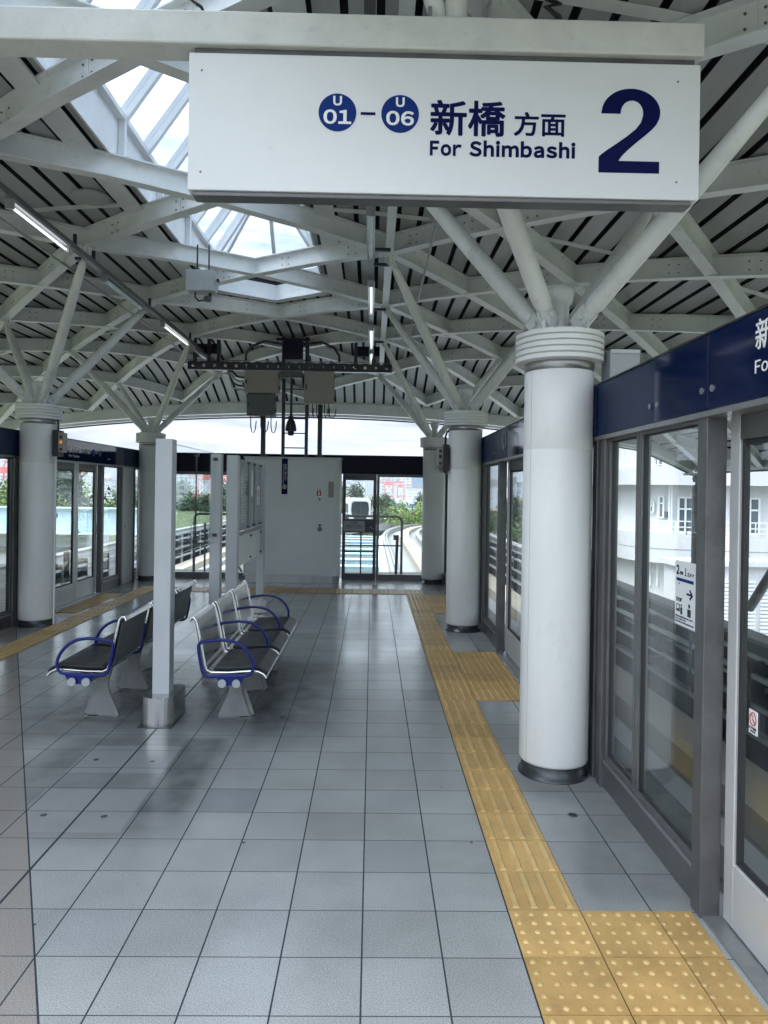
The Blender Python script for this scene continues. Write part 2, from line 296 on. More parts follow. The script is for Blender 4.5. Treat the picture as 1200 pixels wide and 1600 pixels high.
# ------------------------------------------------------------------ mesh builder
class MB:
    def __init__(s): s.v = []; s.f = []; s.mi = []; s.sm = []; s.mats = []
    def m(s, mt):
        if mt not in s.mats: s.mats.append(mt)
        return s.mats.index(mt)
    def add(s, vs, fs, mt, smooth=False):
        o = len(s.v); k = s.m(mt); s.v += [tuple(p) for p in vs]
        for f in fs: s.f.append(tuple(i + o for i in f)); s.mi.append(k); s.sm.append(smooth)
        return s
    def box(s, x0, x1, y0, y1, z0, z1, mt):
        v = [(x, y, z) for x in (x0, x1) for y in (y0, y1) for z in (z0, z1)]
        return s.add(v, [(0, 1, 3, 2), (4, 6, 7, 5), (0, 4, 5, 1), (2, 3, 7, 6), (0, 2, 6, 4), (1, 5, 7, 3)], mt)
    def obox(s, c, ax, ay, az, mt):      # centre and half axes
        c, ax, ay, az = map(Vector, (c, ax, ay, az))
        v = [c + i * ax + j * ay + k * az for i in (-1, 1) for j in (-1, 1) for k in (-1, 1)]
        return s.add(v, [(0, 1, 3, 2), (4, 6, 7, 5), (0, 4, 5, 1), (2, 3, 7, 6), (0, 2, 6, 4), (1, 5, 7, 3)], mt)
    def bar(s, p, q, wd, h, mt, up=(0, 0, 1)):
        p, q = Vector(p), Vector(q); d = (q - p)
        side = d.cross(Vector(up))
        if side.length < 1e-6: side = d.cross(Vector((1, 0, 0)))
        side.normalize(); u = side.cross(d).normalized()
        return s.obox((p + q) / 2, d / 2, side * wd / 2, u * h / 2, mt)
    def tube(s, pts, r, mt, n=10, cap=True, closed=False):
        pts = [Vector(p) for p in pts]; m_ = len(pts)
        rs = r if isinstance(r, (list, tuple)) else [r] * m_
        vs = []; nrm = None
        for i, p in enumerate(pts):
            if closed: d = pts[(i + 1) % m_] - pts[i - 1]
            else: d = pts[min(i + 1, m_ - 1)] - pts[max(i - 1, 0)]
            d.normalize()
            if nrm is None:
                nrm = d.cross(Vector((0, 0, 1)))
                if nrm.length < .01: nrm = d.cross(Vector((1, 0, 0)))
            nrm = (nrm - d * nrm.dot(d)).normalized(); bn = d.cross(nrm)
            for k in range(n):
                a = 2 * math.pi * k / n
                vs.append(p + (nrm * math.cos(a) + bn * math.sin(a)) * rs[i])
        fs = []
        for i in range(m_ if closed else m_ - 1):
            j = (i + 1) % m_
            for k in range(n):
                fs.append((i * n + k, i * n + (k + 1) % n, j * n + (k + 1) % n, j * n + k))
        s.add(vs, fs, mt, True)
        if cap and not closed:
            s.add(vs[:n], [tuple(range(n - 1, -1, -1))], mt); s.add(vs[-n:], [tuple(range(n))], mt)
        return s
    def lathe(s, c, prof, mt, n=32, smooth=True, axis='z'):
        vs = []
        for r, z in prof:
            for k in range(n):
                a = 2 * math.pi * k / n; x, y = r * math.cos(a), r * math.sin(a)
                vs.append((c[0] + x, c[1] + y, c[2] + z) if axis == 'z' else ((c[0] + x, c[1] + z, c[2] + y) if axis == 'y' else (c[0] + z, c[1] + x, c[2] + y)))
        fs = [(i * n + k, i * n + (k + 1) % n, (i + 1) * n + (k + 1) % n, (i + 1) * n + k) for i in range(len(prof) - 1) for k in range(n)]
        s.add(vs, fs, mt, smooth)
        s.add(vs[:n], [tuple(range(n - 1, -1, -1))], mt); s.add(vs[-n:], [tuple(range(n))], mt)
        return s
    def prism(s, poly, off, mt, smooth=False):   # poly: 3d points, off: extrude vector
        n = len(poly); off = Vector(off); p = [Vector(a) for a in poly]; v = p + [a + off for a in p]
        s.add(v, [(i, (i + 1) % n, n + (i + 1) % n, n + i) for i in range(n)], mt, smooth)
        return s.add(v, [tuple(range(n - 1, -1, -1)), tuple(range(n, 2 * n))], mt)
    def ibeam(s, pts, wd, h, tf, tw, mt):         # pts: bottom centreline; web stands vertical
        pts = [Vector(p) for p in pts]; m_ = len(pts); sides = []
        for i in range(m_):
            a = (pts[i] - pts[i - 1]) if i else None; b = (pts[i + 1] - pts[i]) if i < m_ - 1 else None
            na = Vector((a.y, -a.x, 0)).normalized() if a else None; nb = Vector((b.y, -b.x, 0)).normalized() if b else None
            nn = (na + nb).normalized() if (na and nb) else (na or nb)
            k = 1 / max(.3, nn.dot(na or nb)); sides.append(nn * k)
        prof = [(-wd / 2, 0), (wd / 2, 0), (wd / 2, tf), (tw / 2, tf), (tw / 2, h - tf), (wd / 2, h - tf), (wd / 2, h), (-wd / 2, h), (-wd / 2, h - tf), (-tw / 2, h - tf), (-tw / 2, tf), (-wd / 2, tf)]
        n = 12; vs = [pts[i] + sides[i] * a + Vector((0, 0, z)) for i in range(m_) for a, z in prof]
        fs = [(i * n + k, i * n + (k + 1) % n, (i + 1) * n + (k + 1) % n, (i + 1) * n + k) for i in range(m_ - 1) for k in range(n)]
        s.add(vs, fs, mt)
        return s
    def build(s, name, parent=None, bevel=0., kind=None, label=None):
        me = bpy.data.meshes.new(name); me.from_pydata(s.v, [], s.f)
        for mt in s.mats: me.materials.append(mt)
        me.polygons.foreach_set('material_index', s.mi); me.polygons.foreach_set('use_smooth', s.sm); me.update()
        bm = bmesh.new(); bm.from_mesh(me); bmesh.ops.recalc_face_normals(bm, faces=bm.faces); bm.to_mesh(me); bm.free()
        o = bpy.data.objects.new(name, me); COL.objects.link(o)
        if parent is not None: o.parent = parent; o.matrix_parent_inverse = Matrix.Identity(4); o.location = -world_loc(parent)
        if bevel:
            b = o.modifiers.new('bevel', 'BEVEL'); b.width = bevel; b.segments = 2; b.limit_method = 'ANGLE'; b.angle_limit = rad(40)
        if kind: o['kind'] = kind
        if label: o['label'] = label
        return o
def world_loc(o):
    v = Vector((0, 0, 0))
    while o is not None: v += o.location; o = o.parent
    return v
def tag(o, label, cat, group=None):
    o['label'] = label; o['category'] = cat
    if group: o['group'] = group
    return o
def thing(name, loc, label, cat, group=None):
    e = bpy.data.objects.new(name, None); COL.objects.link(e); e.location = loc; e.empty_display_size = .2
    return tag(e, label, cat, group)
def part(name, parent, fn, bevel=0., label=None, kind=None):
    b = MB(); fn(b); return b.build(name, parent, bevel, kind, label)
def copy_tree(o, parent=None):
    c = o.copy(); COL.objects.link(c)
    if parent is not None: c.parent = parent
    for ch in list(o.children): copy_tree(ch, c)
    return c

FONT = bpy.data.fonts.load if False else None
def text(b, body, x0, x1, y0, y1, origin, right, up, mt, bold=0., depth=.0015):
    """fit the string into a rectangle (x0..x1, y0..y1) of the plane (origin, right, up) and add it to builder b as raised lettering"""
    cu = bpy.data.curves.new('lettering', 'FONT'); cu.body = body; cu.size = 1.0; cu.offset = bold; cu.extrude = 0; cu.resolution_u = 4
    ob = bpy.data.objects.new('lettering', cu); COL.objects.link(ob)
    dg = bpy.context.evaluated_depsgraph_get(); me = bpy.data.meshes.new_from_object(ob.evaluated_get(dg))
    bpy.data.objects.remove(ob); bpy.data.curves.remove(cu)
    if not me.vertices: return
    xs = [v.co.x for v in me.vertices]; ys = [v.co.y for v in me.vertices]
    ax, bx, ay, by = min(xs), max(xs), min(ys), max(ys)
    raised(b, [(x0 + (v.co.x - ax) / (bx - ax) * (x1 - x0), y0 + (v.co.y - ay) / (by - ay) * (y1 - y0)) for v in me.vertices], [tuple(p.vertices) for p in me.polygons], origin, right, up, mt, depth)
    bpy.data.meshes.remove(me)
def glyph(ch, bold):
    cu = bpy.data.curves.new('lettering', 'FONT'); cu.body = chr(ord(ch) + 0xFEE0) if 33 <= ord(ch) <= 126 else ch
    cu.size = 1.0; cu.offset = bold; cu.resolution_u = 5
    ob = bpy.data.objects.new('lettering', cu); COL.objects.link(ob)
    dg = bpy.context.evaluated_depsgraph_get(); me = bpy.data.meshes.new_from_object(ob.evaluated_get(dg))
    bpy.data.objects.remove(ob); bpy.data.curves.remove(cu)
    v = [(p.co.x, p.co.y) for p in me.vertices]; f = [tuple(p.vertices) for p in me.polygons]
    bpy.data.meshes.remove(me); return v, f
def line(b, body, x0, x1, y0, y1, origin, right, up, mt, bold=0., gap=.09, depth=.0015):
    """like text(), set letter by letter with even spacing"""
    vs, fs, x = [], [], 0.
    for ch in body:
        if ch == ' ': x += .26; continue
        v, f = glyph(ch, bold)
        if not v: continue
        ax = min(p[0] for p in v); bx = max(p[0] for p in v); o = len(vs)
        vs += [(p[0] - ax + x, p[1]) for p in v]; fs += [tuple(i + o for i in q) for q in f]; x += bx - ax + gap
    W = max(p[0] for p in vs); lo = min(p[1] for p in vs); hi = max(p[1] for p in vs)
    raised(b, [(x0 + p[0] / W * (x1 - x0), y0 + (p[1] - lo) / (hi - lo) * (y1 - y0)) for p in vs], fs, origin, right, up, mt, depth)
def raised(b, pts, faces, origin, right, up, mt, depth=.0015):
    O, U, V = Vector(origin), Vector(right), Vector(up); nrm = U.cross(V)
    vs = [O + U * p[0] + V * p[1] + nrm * depth for p in pts]
    b.add(vs, faces, mt); cnt = {}
    for pv in faces:
        for i in range(len(pv)): cnt[(pv[i], pv[(i + 1) % len(pv)])] = 1
    vs2, fs = [], []
    for (i, j) in cnt:
        if (j, i) not in cnt:
            k = len(vs2); vs2 += [vs[i], vs[j], vs[j] - nrm * depth * .9, vs[i] - nrm * depth * .9]; fs.append((k, k + 1, k + 2, k + 3))
    if fs: b.add(vs2, fs, mt)
def disc(b, c, nrm, r, h, mt, n=20):
    c, nrm = Vector(c), Vector(nrm).normalized()
    b.tube([c, c + nrm * h], r, mt, n)

XC = -1.485            # platform centreline
RX, LX = 1.15, -4.12   # column rows
CY = [4.5, 9.03, 13.56]

# ------------------------------------------------------------------ platform
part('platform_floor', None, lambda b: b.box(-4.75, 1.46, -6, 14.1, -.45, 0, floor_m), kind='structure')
def tactile(name, xs, ys, style):
    b = MB()
    for x in xs:
        for y in ys:
            x1 = x + .3; y1 = y + .3; g = .0025
            if x1 > 1.36 and x > 0: x1 = 1.35
            if x < -4.2: x = -4.27
            b.box(x + g, x1 - g, y + g, y1 - g, .0005, .006, tact_m)
            z = .006
            if style == 'dot':
                for i in range(5):
                    for j in range(5):
                        px, py = x1 - .03 - i * .06, y + .03 + j * .06
                        if px < x + .012: continue
                        b.lathe((px, py, z - .001), [(.0135, 0), (.0125, .003), (.008, .0062), (.003, .007)], tactop_m, 8)
            else:
                for i in range(4):
                    k = .0375 + i * .075; e = .012
                    if style == 'y':
                        vs = [(x + k - .0165, y + e, z), (x + k + .0165, y + e, z), (x + k + .0165, y1 - e, z), (x + k - .0165, y1 - e, z), (x + k - .0105, y + e + .006, z + .0068), (x + k + .0105, y + e + .006, z + .0068), (x + k + .0105, y1 - e - .006, z + .0068), (x + k - .0105, y1 - e - .006, z + .0068)]
                    else:
                        vs = [(x + e, y + k - .0165, z), (x1 - e, y + k - .0165, z), (x1 - e, y + k + .0165, z), (x + e, y + k + .0165, z), (x + e + .006, y + k - .0105, z + .0068), (x1 - e - .006, y + k - .0105, z + .0068), (x1 - e - .006, y + k + .0105, z + .0068), (x + e + .006, y + k + .0105, z + .0068)]
                    b.add(vs, [(4, 5, 6, 7)], tactop_m); b.add(vs, [(0, 1, 5, 4), (1, 2, 6, 5), (2, 3, 7, 6), (3, 0, 4, 7)], tact_m)
    return b.build(name, None, kind='structure')
gxv = lambda i: -.013 + .3 * i
gyv = lambda j: 2.39 + .3 * j
rowsdot = list(range(-4, 2)) + list(range(12, 18)) + list(range(26, 32))
tactile('tactile_paving_guide', [gxv(2)], [gyv(j) for j in range(-4, 32) if j not in rowsdot], 'y')
tactile('tactile_paving_warning', [gxv(i) for i in (2, 3, 4)], [gyv(j) for j in rowsdot], 'dot')
tactile('tactile_paving_cross', [gxv(i) for i in range(-12, 3)], [gyv(32), gyv(33)], 'y')
lrows = list(range(9, 15)) + list(range(25, 31))
tactile('tactile_paving_guide', [gxv(-13)], [gyv(j) for j in range(-4, 34)], 'y')
tactile('tactile_paving_warning', [gxv(-14)], [gyv(j) for j in lrows], 'dot')

# ------------------------------------------------------------------ roof
UN = [0, 1.63, 2.635, 3.64, 4.65, 5.65, 6.65, 7.65, 8.8]
def unode(i): return math.copysign(UN[abs(i)], i) if i else 0.
def zr(u, y):        # bottom of the lattice
    s = max(0, y - 12.6)
    return 4.36 - .0275 * u * u - .066 * s * s * max(0, 1 - (u / 7.6) ** 2)
YS, YE = 1.2, 16.4
roof = thing('station_roof', (XC, 6, 4.4), 'white lattice vaulted platform roof with ribbed grey deck and central skylight', 'roof')
BH = .20
def beam(c, sgn):
    pts = []
    for k in range(-16, 17):
        i = k / 2; m_ = c + sgn * i; y = 4.5 + 1.1325 * m_
        if y < YS or y > YE - .05: continue
        i0 = math.floor(i); f = i - i0
        if abs(i0) > 8 or abs(math.ceil(i)) > 8: continue
        u = unode(int(i0)) * (1 - f) + unode(int(math.ceil(i))) * f
        pts.append((XC + u, y, zr(u, y)))
    if len(pts) < 2: return
    b = MB(); b.ibeam(pts, .115, BH, .012, .012, beam_m)
    # bolted splices half way between crossings
    for q in range(1, len(pts) - 1):
        p = Vector(pts[q]); d = (Vector(pts[q + 1]) - p); L_ = d.length; d.normalize(); n = Vector((d.y, -d.x, 0)).normalized()
        frac = .5
        if (q + (0 if abs(((pts[q][1] - 4.5) / 1.1325) % 1) < .01 else 1)) % 2: continue
        c0 = p + d * L_ * frac + Vector((0, 0, BH / 2))
        if c0.y > 13.5 or c0.y < 2 or abs(c0.x - XC) > 5: continue
        for sd_ in (-1, 1):
            b.obox(c0 + n * sd_ * .009, d * .012, n * .0025, Vector((0, 0, BH / 2 - .013)), beam_m)
            for a in (-.05, .05):
                for z in (-.04, .04):
                    disc(b, c0 + d * a + n * sd_ * .006 + Vector((0, 0, z)), n * sd_, .008, .007, steeldk_m, 6)
    b.build('lattice_beam', roof)
for c in range(-16, 22, 2):
    beam(c, 1); beam(c, -1)
# ribbed deck
PAN, GRV, GD = .165, .05, .055
def ystart(u):
    return 10.50 + .69 * (.76 - abs(u)) + .06 if abs(u) < .78 else YS
def deck(b):
    us = []; u = -8.8
    while u < 8.8 - 1e-6:
        us.append((u, min(u + PAN, 8.8), 0)); u += PAN
        if u < 8.8: us.append((u, min(u + GRV, 8.8), 1)); u += GRV
    zd = BH + .012
    for u0, u1, g in us:
        for a0, a1 in ([(u0, u1)] if not (u0 < -.78 < u1 or u0 < .78 < u1) else [(u0, -.78 if u0 < 0 else .78), (-.78 if u0 < 0 else .78, u1)]):
            um = (a0 + a1) / 2; y0 = ystart(um)
            ny = max(3, int((YE - y0) / .75)); ys = [y0 + (YE - y0) * k / ny for k in range(ny + 1)]
            dz = GD if g else 0
            vs = []; 
            for y in ys: vs += [(XC + a0, y, zr(a0, y) + zd + dz), (XC + a1, y, zr(a1, y) + zd + dz)]
            b.add(vs, [(2 * k, 2 * k + 1, 2 * k + 3, 2 * k + 2) for k in range(ny)], groove_m if g else deck_m)
            if g:
                for a in (a0, a1):
                    vs = []
                    for y in ys: vs += [(XC + a, y, zr(a, y) + zd), (XC + a, y, zr(a, y) + zd + GD)]
                    b.add(vs, [(2 * k, 2 * k + 1, 2 * k + 3, 2 * k + 2) for k in range(ny)], groove_m)
    # weather sheet on top
    for lo, hi, ym in ((-8.8, -.78, YS), (.78, 8.8, YS), (-.78, .78, 10.95)):
        nu, ny = 14, 24
        vs = [(XC + lo + (hi - lo) * i / nu, ym + (YE - ym) * j / ny, zr(lo + (hi - lo) * i / nu, ym + (YE - ym) * j / ny) + zd + .14) for i in range(nu + 1) for j in range(ny + 1)]
        b.add(vs, [(i * (ny + 1) + j, i * (ny + 1) + j + 1, (i + 1) * (ny + 1) + j + 1, (i + 1) * (ny + 1) + j) for i in range(nu) for j in range(ny)], rooftop_m)
part('roof_deck', roof, deck)
def lap(b):      # flat lap strips across the pans
    for y in (1.1, 3.9, 7.3, 12.4):
        for sg in (-1, 1):
            us = [sg * (.9 + .35 * k) for k in range(23)]
            for a, c in zip(us, us[1:]):
                if abs(c) > 8.5: continue
                b.bar((XC + a, y, zr(a, y) + BH + .004), (XC + c, y, zr(c, y) + BH + .004), .09, .008, beam_m)
part('lap_strip', roof, lap)
def eave(b):
    n = 40
    for k in range(n):
        u0, u1 = -8.8 + 17.6 * k / n, -8.8 + 17.6 * (k + 1) / n
        p, q = Vector((XC + u0, YE, zr(u0, YE))), Vector((XC + u1, YE, zr(u1, YE)))
        b.bar(p + Vector((0, -.02, .14)), q + Vector((0, -.02, .14)), .10, .26, beam_m)
        b.bar(p + Vector((0, .09, -.02)), q + Vector((0, .09, -.02)), .11, .05, roofwhite_m)
        b.bar(p + Vector((0, .10, -.075)), q + Vector((0, .10, -.075)), .035, .03, blackm_m)
part('eave_beam', roof, eave)
for sg in (-1, 1):
    def side(b):
        n = 24
        for k in range(n):
            y0, y1 = YS + (YE - YS) * k / n, YS + (YE - YS) * (k + 1) / n
            x = XC + sg * 8.84
            b.bar((x, y0, zr(8.8, y0) + .12), (x, y1, zr(8.8, y1) + .12), .10, .26, beam_m)
            b.bar((x + sg * .1, y0, zr(8.8, y0) - .02), (x + sg * .1, y1, zr(8.8, y1) - .02), .05, .05, blackm_m)
    part('eave_beam', roof, side)
# skylight
skyl = bpy.data.objects.new('skylight', None); COL.objects.link(skyl); skyl.parent = roof; skyl.location = (0, 0, 0)
ZB, ZT = 4.36 + BH, 5.95
def curb(b):
    for sg in (-1, 1):
        x = XC + sg * .76
        b.box(min(x, x + sg * .02), max(x, x + sg * .02), YS, 10.4, ZB - .03, ZB + .36, roofwhite_m)
        b.box(*sorted((XC + sg * .865, XC + sg * 1.06)), YS, 10.55, ZB - .052, ZB - .03, roofwhite_m)
        b.box(*sorted((XC + sg * .79, XC + sg * .85)), YS, 10.45, ZB - .0, ZB + .02, black_m)
        for k in range(11):
            y = YS + .6 + k * 1.1325
            b.box(*sorted((XC + sg * .70, XC + sg * .757)), y, y + .05, ZB + .02, ZB + .34, beam_m)
        p, q = Vector((XC + sg * .76, 10.43, ZB)), Vector((XC, 10.95, ZB)); up = Vector((0, 0, 1))
        b.bar(p + up * .08, q + up * .08, .03, .26, roofwhite_m)
        b.bar(p + up * .25 + Vector((0, .03, 0)), q + up * .25 + Vector((0, .03, 0)), .05, .075, black_m)
        b.bar(p + up * .325, q + up * .325, .06, .07, roofwhite_m)
        b.bar(p + up * -.03 + Vector((0, -.05, 0)), q + up * -.03 + Vector((0, -.05, 0)), .10, .02, roofwhite_m)
part('curb', skyl, curb)
ZG = ZB + .36
def frame(b):
    b.bar((XC, YS, ZT), (XC, 9.9, ZT), .07, .09, roofwhite_m)
    y = YS + .2
    while y < 10.3:
        for sg in (-1, 1):
            top = (XC + sg * .02, min(y, 9.9), ZT)
            b.bar((XC + sg * .74, y, ZG), top, .055, .10, roofwhite_m)
        y += .62
    for sg in (-1, 1):
        b.box(*sorted((XC + sg * .70, XC + sg * .79)), YS, 10.42, ZG - .02, ZG + .03, roofwhite_m)
        b.bar((XC + sg * .74, 10.42, ZG), (XC, 9.9, ZT), .05, .08, roofwhite_m)
    b.bar((XC, 10.93, ZG), (XC, 9.9, ZT), .05, .09, roofwhite_m)
part('glazing_bar', skyl, frame)
def sglass(b):
    t = .012
    for sg in (-1, 1):
        b.prism([(XC + sg * .74, YS, ZG), (XC + sg * .74, 10.4, ZG), (XC, 9.9, ZT), (XC, YS, ZT)], (sg * t, 0, t), skyglass_m)
        b.prism([(XC + sg * .74, 10.4, ZG), (XC, 10.93, ZG), (XC, 9.9, ZT)], (sg * t, t, t), skyglass_m)
part('glass', skyl, sglass)

# ------------------------------------------------------------------ tree columns
def strut_end(b, p, d, r):
    d = d.normalized(); n = Vector((d.y, -d.x, 0)).normalized(); u = n.cross(d)
    return d, n, u
def column(x, y, label):
    t = thing('branching_column', (x, y, 0), label, 'column', 'white round columns with four roof branches')
    part('base_ring', t, lambda b: b.lathe((x, y, 0), [(.215, 0), (.215, .012), (.196, .014), (.196, .10)], darkring_m, 40))
    def sh(b):
        b.lathe((x, y, 0), [(.18, .075), (.203, .085), (.21, .10), (.21, 1.99), (.2085, 1.993), (.21, 1.997), (.21, 2.47), (.205, 2.475)], column_m, 48)
    part('shaft', t, sh)
    for sx_ in (.7, 3.6):
        part('seam', t, lambda b: b.box(x + .2095 * math.cos(sx_) - .0012, x + .2095 * math.cos(sx_) + .0012, y + .2095 * math.sin(sx_) - .0012, y + .2095 * math.sin(sx_) + .0012, .10, 2.46, boxgrey_m))
    part('neck_band', t, lambda b: b.lathe((x, y, 0), [(.19, 2.47), (.212, 2.475), (.212, 2.54), (.19, 2.55)], steel_m, 40))
    def col(b):
        prof = [(.20, 2.525)]
        z = 2.53
        for k in range(5):
            prof += [(.262, z + .001), (.268, z + .004), (.268, z + .027), (.264, z + .029), (.248, z + .0305), (.248, z + .036)]; z += .036
        prof += [(.24, z + .002), (.05, z + .004)]
        b.lathe((x, y, 0), prof, white_m if False else column_m, 48, smooth=False)
    part('collar', t, col)
    def stub(b):
        b.lathe((x, y, 0), [(.055, 2.70), (.055, 2.90), (.07, 2.902), (.085, 2.965), (.085, 2.995), (.06, 3.0)], strut_m, 24)
    part('stub', t, stub)
    for sx, sy in ((-1, 1), (-1, -1), (1, 1), (1, -1)):
        inner = (x > XC) == (sx < 0)
        u = 1.63 if inner else 3.64
        X = XC + (u if x > XC else -u); Y = y + sy * 1.1325
        q = Vector((X, Y, zr(u, Y) - .01)); p = Vector((x + sx * .10, y + sy * .115, 2.775))
        d = (q - p).normalized()
        b = MB(); L_ = (q - p).length
        b.tube([p + d * .08, p + d * .13, p + d * .6, p + d * (L_ * .55), q - d * .32, q - d * .20, q - d * .15], [.045, .057, .060, .058, .047, .043, .03], strut_m, 16)
        so = b.build('strut', t)
        n = Vector((d.y, -d.x, 0)).normalized(); uu = n.cross(d)
        c = MB()
        for e, dd in ((p, d), (q, -d)):
            c.obox(e + dd * .09, dd * .10, n * .012, uu * .042, strut_m)
            for sg in (-1, 1): c.obox(e + dd * .02 + n * sg * .024, dd * .065, n * .008, uu * .048, strut_m)
            disc(c, e + dd * .03 - n * .05, n, .024, .10, strut_m, 12)
        c.obox(p + Vector((0, 0, -.05)), Vector((sx, sy, 0)).normalized() * .05, n * .012, Vector((0, 0, .04)), strut_m)
        c.obox(q + Vector((0, 0, .0)), Vector((sx, sy, 0)).normalized() * .07, n * .014, Vector((0, 0, .03)), strut_m)
        c.build('clevis', so)
    return t
column(RX, CY[0], 'large white column nearest the camera with ribbed collar beside the glass screen')
column(RX, CY[1], 'white column beside the second screen door with a small black box on its side')
column(RX, CY[2], 'white column by the end window right of the emergency door')
column(LX, CY[1], 'white column left of the twin doors with a beige indicator box')
column(LX, CY[2], 'white column half hidden behind the tall grey sign post')

# junction boxes hung on columns
def jbox(x, y, z0, z1, label, pale):
    t = thing('junction_box', (x, y, z0), label, 'box')
    part('housing', t, lambda b: b.box(x - .035, x + .035, y - .09, y + .09, z0, z1, blackm_m), .006)
    sx = pale
    part('lamp_panel', t, lambda b: (b.box(*sorted((x + sx * .036, x + sx * .095)), y - .08, y + .05, z0 + .05, z1 - .03, beige_m), b.box(*sorted((x + sx * .05, x + sx * .085)), y - .087, y - .08, z0 + .15, z0 + .19, indic_m if sx > 0 else blackm_m), b.box(*sorted((x + sx * .05, x + sx * .085)), y - .087, y - .08, z0 + .07, z0 + .10, blackm_m), b.box(*sorted((x + sx * .05, x + sx * .085)), y - .087, y - .08, z1 - .10, z1 - .07, blackm_m)), .004)
    part('conduit', t, lambda b: b.tube([(x, y, z1 - .01), (x, y, z1 + .1), (x - sx * .02, y, z1 + .16), (x - sx * .09, y, z1 + .19)], .013, cable_m, 8))
jbox(RX - .25, 9.0, 1.98, 2.30, 'small black box with a beige face on the left side of the second column', -1)
o = part('conduit', None, lambda b: (b.tube([(LX + .235, 8.98, .02), (LX + .235, 8.98, 2.07)], .011, white_m, 8), b.box(LX + .225, LX + .262, 8.96, 9.0, 1.33, 1.38, white_m)))
tag(o, 'thin white vertical pipe down the right side of the left column', 'pipe')
jbox(LX + .25, 9.0, 2.08, 2.40, 'black and beige indicator box with orange lamp on the left column', 1)
def sp(b):
    b.box(1.42, 1.60, 4.35, 4.52, 2.36, 2.60, boxgrey_m)
    b.box(1.42, 1.60, 4.342, 4.35, 2.575, 2.60, post_m)
o = part('junction_box', None, sp, .006); tag(o, 'grey metal box on top of the navy header beside the nearest column', 'box')

# ------------------------------------------------------------------ platform screens
ZH = 2.075       # underside of the headers
def pane(t, x, y0, y1, z0, z1, fr=.035, fm=None, depth=.05, name='window', glass=None):
    """fixed pane in a frame, plane X = x"""
    fm = fm or steeldk_m
    def f(b):
        a, c = x - depth / 2, x + depth / 2
        b.box(a, c, y0, y0 + fr, z0, z1, fm); b.box(a, c, y1 - fr, y1, z0, z1, fm)
        b.box(a, c, y0 + fr, y1 - fr, z0, z0 + fr, fm); b.box(a, c, y0 + fr, y1 - fr, z1 - fr, z1, fm)
        g = .008
        for a_, c_ in ((y0 + fr, y0 + fr + g), (y1 - fr - g, y1 - fr)): b.box(x - .012, x + .012, a_, c_, z0 + fr, z1 - fr, gasket_m)
        for a_, c_ in ((z0 + fr, z0 + fr + g), (z1 - fr - g, z1 - fr)): b.box(x - .012, x + .012, y0 + fr + g, y1 - fr - g, a_, c_, gasket_m)
    fo = part('frame', t, f, .003)
    part('glass', fo, lambda b: b.box(x - .005, x + .005, y0 + fr, y1 - fr, z0 + fr, z1 - fr, glass or glass_m))
    return fo
def screen_panel(sg, xw, y0, y1, divs, label, group):
    """fixed screen between two doors: end posts, kick plate, panes; sg=+1 right wall, -1 left wall"""
    t = thing('glass_screen', (xw, (y0 + y1) / 2, 0), label, 'glass screen', group)
    fx = xw - sg * .035                     # platform-side face
    bx = xw + sg * .05
    lo, hi = min(fx, bx), max(fx, bx)
    for yy in (y0, y1 - .085):
        part('post', t, lambda b: b.box(lo, hi, yy, yy + .085, 0.002, ZH, steeldk_m), .004)
    def kick(b):
        b.box(*sorted((xw - sg * .012, bx)), y0 + .085, y1 - .085, .002, .145, steeldk_m)
        b.box(*sorted((xw - sg * .018, bx)), y0 + .085, y1 - .085, .145, .165, steel_m)
    part('kick_plate', t, kick, .003)
    yy = [y0 + .085] + divs + [y1 - .085]
    for a, c in zip(yy, yy[1:]):
        pane(t, xw + sg * .01, a + .003, c - .003, .168, ZH - .003)
    return t
def door(sg, xw, y0, y1, label, group, handle=True):
    t = thing('screen_door', (xw, (y0 + y1) / 2, 0), label, 'door', group)
    ym = (y0 + y1) / 2
    for a, c in ((y0, ym - .008), (ym + .008, y1)):
        e = bpy.data.objects.new('leaf', None); COL.objects.link(e); e.parent = t; e.location = (0, 0, 0)
        fr = .075
        def f(b):
            a0, a1 = sorted((xw - .022, xw + .022))
            b.box(a0, a1, a, a + fr, .015, ZH - .01, alu_m); b.box(a0, a1, c - fr, c, .015, ZH - .01, alu_m)
            b.box(a0, a1, a + fr, c - fr, .015, .27, alu_m); b.box(a0, a1, a + fr, c - fr, ZH - .12, ZH - .01, steeldk_m)
            g = .022
            for p, q in ((a + fr, a + fr + g), (c - fr - g, c - fr)): b.box(xw - .012, xw + .012, p, q, .27, ZH - .12, gasket_m)
            for p, q in ((.27, .27 + g), (ZH - .12 - g, ZH - .12)): b.box(xw - .012, xw + .012, a + fr + g, c - fr - g, p, q, gasket_m)
        fo = part('frame', e, f, .004)
        part('glass', e, lambda b: b.box(xw - .005, xw + .005, a + fr, c - fr, .27, ZH - .12, glass_m))
    part('sill', t, lambda b: b.box(*sorted((xw - sg * .10, xw + sg * .04)), y0 - .02, y1 + .02, .0008, .010, steel_m))
    part('head_rail', t, lambda b: b.box(*sorted((xw - .05, xw + .05)), y0 - .1, y1 + .1, ZH - .0, ZH + .10, steeldk_m), .003)
    if handle:
        part('safety_bar', t, lambda b: b.box(*sorted((xw + sg * .024, xw + sg * .05)), ym - .26, ym - .10, .30, .75, blackm_m), .004)
    return t
RW, LW = 1.40, -4.37
RD, LD = 1.475, -4.43
SG = 'glass screen panels along the platform edge'
door(1, RD, 1.17, 2.93, 'nearest platform screen door, cut by the right picture edge', 'platform screen doors', False)
screen_panel(1, RW, 2.95, 4.34, [3.76], 'framed glass screen between the nearest door and the large white column', SG)
screen_panel(1, RW, 4.40, 5.90, [5.1], 'framed glass screen hidden behind the large white column', SG)
door(1, RD, 5.95, 7.78, 'platform screen door between the large and the second column', 'platform screen doors', False)
